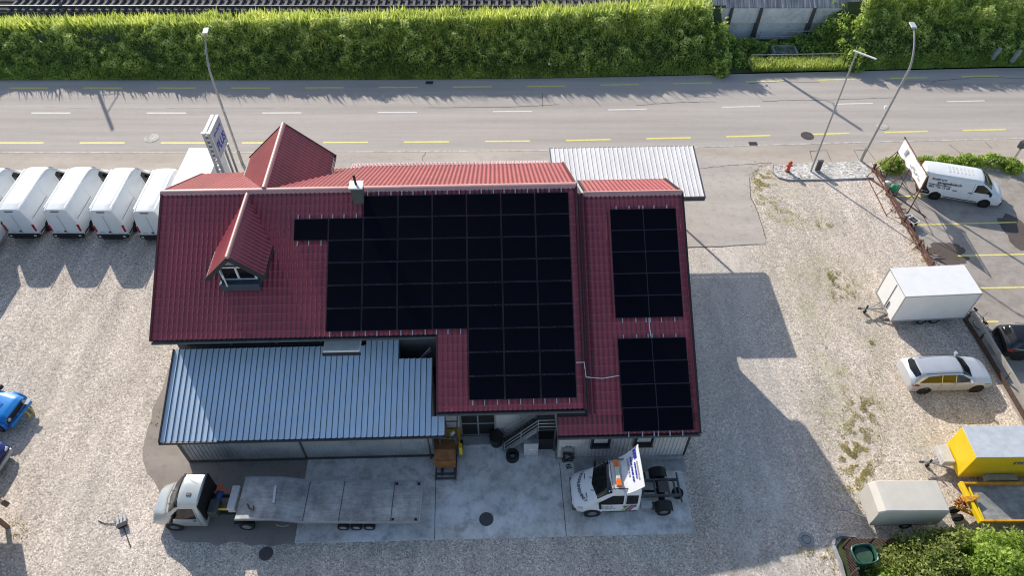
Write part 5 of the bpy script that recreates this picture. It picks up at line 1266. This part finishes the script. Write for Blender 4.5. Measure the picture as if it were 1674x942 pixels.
# yellow/orange plant trailer
OT = thing('plant_trailer', (24.0,14.92,0), radians(.3), 'yellow framed flatbed plant trailer with grey deck at the bottom right', 'trailer')
MB().box((.1,0,.82), (5.0,1.72,.08)).build('deck', M['deck'], OT)
mb = MB(); mb.box((.1,.92,.95), (5.1,.10,.26)); mb.box((.1,-.92,.90), (5.1,.10,.22)); mb.build('side_board', M['yellow_old'], OT, bevel=.015)
mb = MB(); mb.box((-2.48,0,.95), (.16,2.0,.3), radians(4)); mb.box((-2.24,-.1,.92), (.07,1.7,.16)); mb.build('front_beam', M['yellow'], OT, bevel=.02)
mb = MB(); mb.bar((-2.4,.5,.7),(-3.0,.05,.6),.14,.16); mb.bar((-2.4,-.5,.7),(-3.0,-.05,.6),.14,.16); mb.box((-2.55,.1,1.02), (.3,.3,.22)); mb.box((-2.3,.15,1.1), (.45,.18,.14), .5); mb.build('drawbar', M['yellow_old'], OT, bevel=.02)
mb = MB()
for k in range(9): 
    a = k*1.9; mb.tube([(-3.0+.1*sin(a),.25*cos(a),.55+.05*k),(-2.8+.12*cos(a*1.3),.3*sin(a*.7),.7+.04*k),(-2.6,.2*cos(a*2),.75)], .03, 6)
mb.build('chain_heap', M['rust'], OT)
for s_ in (-1,1): wheel(OT, -2.95, s_*.2-.25, .26, 'rimdark', .16); wheel(OT, .8, s_*.95, .36, 'yellow_old', .22)
MB().bar((.2,-.2,.87),(.55,-.25,.87), .10,.02).build('lashing_eye', M['lamp'], OT)
# ================================================================== LAMPS, SIGNS, POSTS
def lamp(x, y, dx, dy, z1, lab, lean=(0,0)):
    o = thing('street_lamp', (x,y,0), 0, lab, 'street lamp', 'street lamps at the pavement')
    pts = [(0,0,0),(lean[0]*.5,lean[1]*.5,3.5),(lean[0],lean[1],z1-2.0)]; n = 8
    for k in range(1, n+1):
        t = k/n; pts.append((lean[0]+dx*(t**1.8), lean[1]+dy*(t**1.8), z1-2.0+2.0*(t-.18*t*t)/(1-.18)))
    MB().tube(pts, .085, 10, r2=.045).build('pole', M['pole'], o, smooth=60)
    MB().tube([(0,0,0),(0,0,1.2)], .11, 10).build('pole_base', M['pole'], o, smooth=60)
    e = Vector(pts[-1]); dd = Vector((dx,dy,0)).normalized(); a = atan2(dd.y, dd.x)
    MB().box(e+dd*.30+Vector((0,0,.03)), (.72,.34,.10), a).build('lamp_head', M['lamp'], o, bevel=.03)
    MB().box((0.02,.0,4.6), (.12,.12,.2)).build('sensor', M['white_dull'], o)
    return o
lamp(-19.42, 41.15, -.25, 1.75, 9.15, 'curved grey street lamp beside the pylon sign'); lamp(25.2, 41.45, .15, 1.75, 9.2, 'curved grey street lamp at the corner of the pebble bed', (.65,.35))
o = thing('signal_pole', (21.25,40.25,0), 0, 'thin white pole with slanted cross arm rising from the pebble bed', 'pole')
MB().tube([(0,0,0),(.32,.75,8.9)], .07, 8, r2=.05).build('pole', M['pole'], o); MB().bar((.2,1.0,8.93),(1.3,.0,8.93), .10,.07).build('cross_arm', M['white_dull'], o)
c = at(1328,281); o = thing('info_cabinet', (c.x+.1, c.y-.05, 0), .1, 'small dark cabinet at the foot of the white pole in the pebble bed', 'cabinet'); MB().box((.25,.1,.5), (.36,.16,.8)).build('body', M['iron'], o, bevel=.02); MB().box((.25,.1,.92), (.4,.2,.04)).build('lid', M['galv_dark'], o)
c = at(1287,281); o = thing('hydrant', (c.x, c.y, 0), 0, 'orange red fire hydrant standing in the pebble bed', 'hydrant')
MB().tube([(0,0,0),(0,0,.75)], .12, 12).build('body', M['red'], o, smooth=50); MB().sph((0,0,.8), .15, 8).build('cap', M['red'], o, smooth=60); MB().cyl((0,0,.55), .07, .42, 10, axis='X').build('outlet', M['red'], o); MB().cyl((0,0,.05), .17, .08, 14).build('base_flange', M['rustbrown'], o)
# pylon sign
PS = thing('pylon_sign', (-18.72,37.35,0), 0, 'tall double sided pylon sign with blue lettering next to the pavement', 'sign')
for s_ in (-1,1):
    p_ = MB().box((s_*.15,-.0,5.15), (.20,1.95,2.1)).build('sign_panel', M['white_dull'], PS, bevel=.02)
    MB().box((s_*.16,-1.02,3.1), (.16,.10,6.2)).build('column', M['galv'], PS); MB().box((s_*.15,.9,2.0), (.12,.1,4.0)).build('column', M['galv'], PS)
    MB().box((s_*.16,-1.02,6.24), (.22,.2,.08)).build('column_cap', M['white_dull'], PS)
    a = 1 if s_ > 0 else -1
    MB().box((s_*.256,.03,5.15), (.012,1.80,1.95)).build('sign_face', simple('grey_sign_face', (.46,.47,.55), .5), p_)
    text('lettering', 'PLUS', .86, M['inkblue'], frame_m((s_*.266,.03,4.85), (0,a,0), (0,0,1)), p_, 'CENTER', .004, .82, .03)
    mb = MB()
    for k in range(7): mb.box((s_*.266, -.55+k*.19, 5.72+.04*(k % 2)), (.006, .13, .22-.05*(k % 3)))
    mb.build('small_print', M['inkblue'], p_)
for k in range(18): MB().box((0,-1.03,.3+k*.34), (.17,.08,.12)).build('rung', M['white_dull'], PS)
# banner frame
BF = thing('banner_frame', (26.35,37.6,0), 0, 'white advertising banner on a brown steel frame beside the pebble bed', 'banner')
mb = MB()
for (y, z) in ((-2.0,3.45),(2.0,3.45)): mb.tube([(0,y,0),(0,y,z)], .04, 6)
mb.tube([(0,-2.1,3.45),(0,2.1,3.45)], .035, 6); mb.tube([(0,-2.1,2.25),(0,2.1,2.25)], .03, 6); mb.tube([(0,0,0),(0,0,3.45)], .03, 6); mb.build('frame', M['rustbrown'], BF)
mb = MB()
for y in (-2.0,0,2.0): mb.tube([(0,y,2.4),(-1.3,y+.1,0)], .028, 6); mb.tube([(0,y,1.2),(1.2,y-.2,0)], .025, 6)
mb.tube([(-1.3,2.1,.05),(1.3,-2.1,.05)], .03, 6); mb.tube([(-1.3,-1.9,.05),(-1.3,2.1,.05)], .03, 6); mb.build('brace', M['rustbrown'], BF)
mb = MB(); NX = 24; vs = []
for i in range(NX+1):
    y = 1.95-3.9*i/NX; sag = .10*sin(i/NX*pi)+.05*sin(i*1.1); bl_ = .05*sin(i*.8)
    vs += [(-.05+bl_*.3, y, 3.42-.03*abs(sin(i*pi/4))), (-.05+bl_, y, 2.85), (-.05-bl_, y, 2.32+sag)]
mb.add(vs, [(3*i+j,3*i+j+1,3*i+4+j,3*i+3+j) for i in range(NX) for j in (0,1)]); bn = mb.build('banner', M['white_dull'], BF, smooth=60, fix=False)
mb = MB(); mb.prism([(.9,2.75),(1.15,2.75),(1.05,3.25),(.8,3.25)], 'X', -.125,-.12); mb.build('banner_emblem', M['ink_grey'], bn)
mb = MB()
for k in range(5): mb.box((-.122, -.1-k*.33, 2.75+.12*(k % 2)), (.005,.22,.10))
mb.build('banner_print', M['ink_grey'], bn)
# rusty low fence
FN = thing('rusty_fence', (0,0,0), 0, 'low rusty brown steel barrier along the parking lot edge', 'fence')
fp = [at(1425,280), at(1448,318), at(1474,366), at(1498,405), at(1518,440)]
mb = MB()
for i in range(4):
    for (dx, z) in ((-.10,.32),(.04,.48),(.16,.25)): mb.bar(fp[i]+Vector((dx,0,z)), fp[i+1]+Vector((dx+.03,0,z-.04)), .05,.09)
mb.build('rail', M['rustbrown'], FN)
for i in range(5):
    MB().box(fp[i]+Vector((.05,0,.3)), (.14,.14,.75)).build('post', M['wooddark'], FN)
mb = MB()
for k in range(26):
    t = k/26*4; i = int(t); p_ = fp[i].lerp(fp[i+1], t-i); a = random.uniform(0, 6.28); L = random.uniform(.5,1.5)
    mb.bar(p_+Vector((.35,random.uniform(-.3,.3),.08+.1*random.random())), p_+Vector((.35+L*cos(a)*.6,L*sin(a),.10+.25*random.random())), .05,.03)
o = mb.build('scrap_bars', M['rustbrown']); tag(o, 'tangle of brown scrap bars lying beside the rusty barrier', 'scrap', kind='stuff')
kw = MB(); a, b2 = at(1434,302), at(1480,372)
kw.bar(at(1434,306)+Vector((-.1,0,.04)), at(1458,343)+Vector((-.1,0,.04)), .10,.10); kw.bar(at(1466,352)+Vector((-.05,0,.04)), at(1478,368)+Vector((-.05,0,.04)), .12,.10)
tag(kw.build('timber_edging', M['kerb']), 'pale broken timber edging along the rusty barrier', 'edging')
GR = thing('guard_rail', (0,0,0), 0, 'steel guard rail on posts running down the right side of the gravel yard', 'guard rail')
gp = [at(1578,523), at(1600,556), at(1640,622), at(1674,680), at(1700,722)]
gp = [Vector((p.x+.05, p.y, 0)) for p in gp]
mb = MB()
for i in range(4):
    mb.bar(gp[i]+Vector((0,0,.70)), gp[i+1]+Vector((0,0,.70)), .10,.30)
mb.build('rail', simple('beige_galvanised_rail', (.50,.47,.42), .5, .3), GR)
for i in range(5):
    MB().box(gp[i]+Vector((0,0,.38)), (.10,.10,.75)).build('post', M['galv_dark'], GR)
mb = MB()
for i in range(4): mb.bar(gp[i]+Vector((-.22,0,.2)), gp[i+1]+Vector((-.22,0,.2)), .06,.3)
mb.build('base_board', M['wooddark'], GR)
# bicycle leaning on the rail
def bicycle(loc, rz, lab, tilt):
    o = thing('bicycle', loc, rz, lab, 'bicycle', 'bicycles leaning at the guard rail'); o.rotation_euler = (tilt, 0, rz)
    for x in (-.5,.5):
        w_ = MB(); w_.tube([(x+.32*cos(a), 0, .33+.32*sin(a)) for a in [k*2*pi/24 for k in range(25)]], .018, 6, caps=False)
        wo = w_.build('wheel', M['tyre'], o); s__ = MB()
        for k in range(8): s__.tube([(x, 0, .33), (x+.31*cos(k*pi/4), 0, .33+.31*sin(k*pi/4))], .005, 4)
        s__.build('spokes', M['galv'], wo)
    mb = MB(); mb.tube([(-.5,0,.33),(-.08,0,.3),(.36,0,.72),(-.2,0,.78),(-.08,0,.3)], .02, 6); mb.tube([(-.5,0,.33),(-.2,0,.78)], .015, 6); mb.tube([(.36,0,.8),(.5,0,.33)], .02, 6); mb.build('frame', M['galv_dark'], o)
    MB().box((-.22,0,.92), (.26,.12,.06)).build('saddle', M['black'], o, bevel=.02); MB().tube([(.30,-.28,.98),(.36,-.1,1.0),(.36,.1,1.0),(.30,.28,.98)], .015, 6).build('handlebar', M['galv'], o)
p_ = at(1588,528); bicycle((p_.x+.25, p_.y+.2, 0), radians(-62), 'dark bicycle leaning at the guard rail behind the white box trailer, the upper one', .25)
p_ = at(1602,548); bicycle((p_.x+.25, p_.y+.1, 0), radians(-62), 'dark bicycle leaning at the guard rail nearer the black car, the lower one', .25)
# green bag, cart, bin
c = at(1456,313); mb = MB(); mb.sph((0,0,.28), .36, 8, sc=(1,.8,.8))
for i, v in enumerate(mb.v): q = 1+.35*noise.noise(Vector(v)*4); mb.v[i] = (v[0]*q, v[1]*q, max(0, v[2])*q)
o = mb.build('green_bag', M['green'], smooth=50); o.location = (c.x+.1, c.y, 0); tag(o, 'crumpled green plastic bag lying on the rusty barrier', 'bag')
c = at(1447,307); mb = MB(); mb.sph((0,0,.2), .25, 7, sc=(1.2,.8,.7)); o = mb.build('white_sack', M['white_dull'], smooth=50); o.location = (c.x+.15, c.y+.2, .05); tag(o, 'small white sack next to the green bag', 'sack')
c = at(1485,364); o = thing('hand_cart', (c.x, c.y-.1, 0), .5, 'small white framed hand cart with grey bed beside the rusty barrier', 'cart')
MB().box((0,0,.42), (.5,.62,.10)).build('bed', M['iron'], o, bevel=.02); mb = MB()
for s_ in (-1,1): mb.tube([(s_*.28,-.42,.45),(s_*.28,.42,.45)], .03, 6)
mb.tube([(-.28,.42,.45),(.28,.42,.45)], .03, 6); mb.tube([(-.28,-.42,.45),(.28,-.42,.45)], .03, 6); mb.build('frame', M['white_dull'], o)
for s_ in (-1,1): MB().cyl((s_*.22,-.25,.15), .15, .06, 14, axis='X').build('wheel', M['tyre'], o); MB().sph((s_*.12,.1,.52), .07, 6).build('knob', M['white_dull'], o)
c = at(1656,262); o = thing('post_box', (c.x+.1, c.y+.1, 0), .35, 'dark grey box on a post behind the small bushes at the far right', 'box'); MB().box((0,0,1.35), (.62,.35,.55), 0).build('box', M['galv_dark'], o, bevel=.04); MB().box((0,0,.55), (.10,.10,1.1)).build('post', M['galv'], o)
# portable sign stand at the left
c = at(203,842+8); o = thing('sign_stand', (-18.35,14.15,0), .5, 'small dark solar box on a thin pole in the gravel left of the truck', 'stand')
MB().tube([(.12,-1.2,.02),(0,0,.02)], .025, 6).build('pole', M['wooddark'], o)
MB().box((0,.0,.14), (.42,.24,.14), 0).build('box', M['black'], o, bevel=.015); mb = MB()
for k in range(4): mb.bar((-.32+k*.16,.15,.05),(-.25+k*.16,.52,.12), .025,.025)
mb.box((-.05,.35,.04), (.5,.4,.02)); mb.build('stand_frame', M['galv'], o)
MB().tube([(-.3,.3,.04),(-.75,.55,.03),(-1.0,.85,.02)], .018, 5).build('cord', M['iron'], o)
# timber shelter corner at lower left
o = thing('timber_shelter', (-23.4,13.2,0), 0, 'beam of a weathered timber shelter at the bottom left edge, unseen roof shaped for its shadow', 'shelter')
MB().prism([(-1.7,4.0),(.15,1.0),(.5,-3.2),(-4.6,-3.2),(-4.6,4.0)], 'Z', 2.45, 2.56).build('roof', simple('grey_felt', (.33,.32,.30), .8), o)  # out of view, outline shaped for the shadow it throws on the yard
mb = MB(); mb.bar((-.4,1.55,2.35),(.55,1.05,2.35), .14,.16); mb.bar((.55,1.05,2.4),(.75,.98,2.2), .2,.2); mb.build('beam', M['wood'], o)
for (x, y) in ((-.4,.9),(-.4,-2.8)): MB().box((x,y,1.2), (.16,.16,2.4)).build('post', M['wood'], o)
mb = MB(); mb.box((-2.6,-1.2,1.3), (.05,4,2.5)); mb.build('back_wall', M['wood'], o)
# trough, lattice fence, kerb wall bottom right
c = at(1414,906,.95); o = thing('water_trough', (c.x, c.y, 0), .15, 'dark green plastic water barrel behind the lattice fence', 'barrel')
mb = MB(); n = 24; vs = []
for (r, z) in ((.42,0),(.5,.9),(.54,.95),(.50,.98),(.46,.95),(.44,.82)):
    for j in range(n): a = 2*pi*j/n; q = 1/(abs(cos(a))**4+abs(sin(a))**4)**.25; vs.append((r*q*cos(a)*1.05, r*q*sin(a)*.85, z))
fs = [(i*n+j,i*n+(j+1) % n,(i+1)*n+(j+1) % n,(i+1)*n+j) for i in range(5) for j in range(n)]+[tuple(range(n))]
mb.add(vs, fs); mb.build('barrel', M['greendark'], o, smooth=40)
MB().cyl((0,0,.80), .40, .02, 20).build('water', M['water'], o)
LF = thing('lattice_fence', (15.2,13.1,0), 0, 'brown diagonal lattice fence around the garden corner at the bottom right', 'fence')
def lattice(mb, a, b2, z0, z1, step=.18):
    a = Vector(a); b2 = Vector(b2); L = (b2-a).length; d = (b2-a).normalized(); h = z1-z0; n = int((L+h)/step)
    for k in range(n):
        s0 = k*step-h
        for sg in (1,-1):
            x0, x1 = (s0, s0+h) if sg > 0 else (s0+h, s0)
            t0 = max(0, min(L, x0)); t1 = max(0, min(L, x1))
            if abs(t1-t0) < .05: continue
            f = lambda x: z0+(x-x0)/(x1-x0)*h
            mb.bar(a+d*t0+Vector((0,0,f(t0))), a+d*t1+Vector((0,0,f(t1))), .035,.02)
mb = MB(); lattice(mb, (.15,.05,0), (2.3,.1,0), .1, .95); lattice(mb, (.1,-.1,0), (-.05,-2.8,0), .1, .95)
mb.build('lattice', M['wooddark'], LF)
for (x, y) in ((.1,.05),(1.2,.08),(2.3,.1),(.05,-1.3),(0,-2.6)): MB().box((x,y,.5), (.09,.09,1.05)).build('post', M['wooddark'], LF)
KW = MB(); kp = [Vector((16.0,13.62,0)), Vector((15.3,13.68,0)), Vector((15.0,13.55,0)), Vector((14.85,13.2,0)), Vector((14.95,12.4,0)), Vector((14.9,11.2,0)), Vector((14.9,9.5,0))]
for i in range(len(kp)-1): KW.bar(kp[i]+Vector((0,0,.06)), kp[i+1]+Vector((0,0,.06)), .13,.20)
tag(KW.build('garden_kerb', M['concrete']), kind='structure')
sheet_poly('garden_soil', [(15.0,9.0),(15.05,13.2),(15.4,13.55),(17.5,13.5),(26,13.2),(30,13.2),(30,9)], .02, M['soil'])['kind'] = 'structure'
# ================================================================== BUSHES AND WEEDS
def bush(name, x, y, rx, ry, h, n, mat, lab, cat, leaf=.075, group=None, seed=1, stem=True, z0=0.0):
    o = thing(name, (x,y,0), 0, lab, cat, group)
    p_, t_ = bush_cloud(0, 0, z0+h*.12, rx, ry, h*.88, n, seed, .45); k = RNG.random(len(p_)) < .97
    p_ = p_[k]; t_ = t_[k]; p_[:, 2] = np.maximum(p_[:, 2], .05)
    U, V = leaf_axes(len(p_), leaf, .6, (0,0,.6)); quads('crown', p_, U, V, mat, t_+.12, o)
    mb = MB()
    for k in range(5):
        a = k*1.3+seed; mb.tube([(0,0,0),(rx*.25*cos(a),ry*.25*sin(a),h*.4),(rx*.6*cos(a),ry*.6*sin(a),h*.8)], .05, 6, r2=.015)
    mb.build('stem', M['bark'], o)
for i, (q, rx, lab) in enumerate((((1462,268), .95, 'low bright bush between the banner frame and the pavement'), ((1512,268), .8, 'low bright bush just behind the lettered van roof'), ((1545,266), .85, 'darker low bush right of the van roof'), ((1580,265), .95, 'round bright green bush in front of the pavement'), ((1618,263), 1.15, 'largest bright green bush near the dark post box'), ((1655,272), .8, 'sparse bush beside the dark post box'))):
    c = at(*q, .3); bush('hedge_bush', c.x, c.y, rx, .62, .85, 1500, M['leafbright'], lab, 'bush', .075, 'small bushes along the pavement', 20+i)
c = at(1440,262); bush('hedge_bush', 27.0, 40.3, .9, .6, .7, 900, M['leafbright'], 'low leafy clump at the corner of the rusty barrier', 'bush', .07, 'small bushes along the pavement', 33)
bush('garden_shrub', 18.6, 11.9, 1.9, 1.55, 1.9, 9000, M['leafolive'], 'large olive green shrub beside the green barrel', 'shrub', .075, seed=41)
bush('garden_shrub', 21.6, 11.6, 2.2, 1.9, 2.3, 11000, M['leafbright'], 'bright green maple like shrub at the bottom right corner', 'shrub', .085, seed=43)
bush('garden_shrub', 16.7, 11.1, 1.15, 1.05, 1.2, 3800, M['leafbright'], 'low leafy shrub between the lattice fence and the olive shrub', 'shrub', .065, seed=45)
bush('garden_shrub', 19.9, 13.0, 1.2, .75, 1.7, 3000, M['leafolive'], 'reddish olive shrub touching the tarpaulin trailer', 'shrub', .07, seed=48)
bush('garden_shrub', 24.2, 12.2, 1.6, 1.3, 2.1, 6000, M['leafolive'], 'olive shrub at the right edge in front of the plant trailer', 'shrub', .075, seed=47)
bush('garden_shrub', 18.6, 9.4, 2.4, 1.5, 1.7, 6000, M['leafbright'], 'shrub at the bottom image edge below the olive shrub', 'shrub', .075, seed=49)
# weeds in the gravel
patches = [((1250,287),.55,1.0,420), ((1252,310),.35,.7,180), ((1262,340),.7,.9,320), ((1296,345),.5,.5,90), ((1348,368),.45,.35,200), ((1358,455),.6,.4,220), ((1385,470),.8,.5,160), ((1372,482),.9,.4,200), ((1410,662),.7,.5,360), ((1425,680),.6,.6,260), ((1398,700),.5,.8,300), ((1412,730),.7,.8,420), ((1395,765),.5,1.2,800), ((1412,762),.3,.9,500), ((1385,740),.4,.4,120), ((1423,560),.15,.15,60), ((1345,560),.8,2.0,120), ((1320,905),.5,.5,160), ((1352,910),.3,.5,180), ((1508,425),.5,1.1,300), ((1492,390),.3,.6,160), ((1405,610),1.2,.6,140), ((262,690),.3,1.2,80), ((1312,720),.6,.6,20), ((20,870),.9,.8,240), ((1360,455),.6,.5,120), ((1470,345),.3,.5,120), ((1355,620),1.2,1.6,110)]
patches += [((1395,700),1.3,2.2,330), ((1370,440),1.2,1.2,200), ((1300,360),1.0,1.0,140), ((1240,320),.4,1.2,160), ((1350,700),1.0,2.0,130), ((1385,800),.8,.7,220), ((1240,295),.35,.8,260)]
pp = []; 
for (q, rx, ry, n) in patches:
    c = at(*q)
    nn = int(n*2.4); x = RNG.normal(size=nn)*rx*.72; y = RNG.normal(size=nn)*ry*.72
    P_ = np.stack([c.x+x, c.y+y, np.full(nn, .01)], 1); nz = vnoise(P_, 2.2, 3); pp.append(P_[nz > .02])
P = np.concatenate(pp); print('weeds', len(P))
tag(blades(P, .065, 2.0, M['weeds'], 'gravel_weeds', .62+.25*RNG.normal(size=len(P)), .016), 'sparse weeds and moss patches growing through the gravel yard', 'weeds', kind='stuff')
# ================================================================== CAMERA, LIGHT
cam = bpy.data.cameras.new('camera'); co = bpy.data.objects.new('camera', cam); COL.objects.link(co)
co.location = (0, 0, CAMH); co.rotation_euler = (pi/2-TILT, 0, 0)
cam.sensor_width = 36; cam.lens = 36*FPX/1674; cam.clip_end = 1000; S.camera = co
EL = radians(28.5); sh = Vector((.515,-.857,0)).normalized()
sd = Vector((sh.x*cos(EL), sh.y*cos(EL), -sin(EL)))
sun = bpy.data.lights.new('sun', 'SUN'); sun.energy = 5; sun.angle = radians(.5); sun.color = (1,.94,.85)
so = bpy.data.objects.new('sun', sun); COL.objects.link(so); so.rotation_euler = sd.to_track_quat('-Z', 'Y').to_euler()
wld = bpy.data.worlds.new('World'); S.world = wld; wld.use_nodes = True; nt = wld.node_tree
sky = nt.nodes.new('ShaderNodeTexSky'); sky.sky_type = 'NISHITA'; sky.sun_disc = False; sky.sun_elevation = EL
to = -sd; sky.sun_rotation = atan2(to.x, to.y)
bg = nt.nodes['Background']; bg.inputs['Strength'].default_value = .15; nt.links.new(sky.outputs[0], bg.inputs['Color'])
S.view_settings.view_transform = 'Standard'; S.view_settings.look = 'None'; S.view_settings.exposure = 0
S.render.engine = 'CYCLES'; S.cycles.max_bounces = 6; S.cycles.filter_width = 1.1
S.render.resolution_x = 1024; S.render.resolution_y = 577
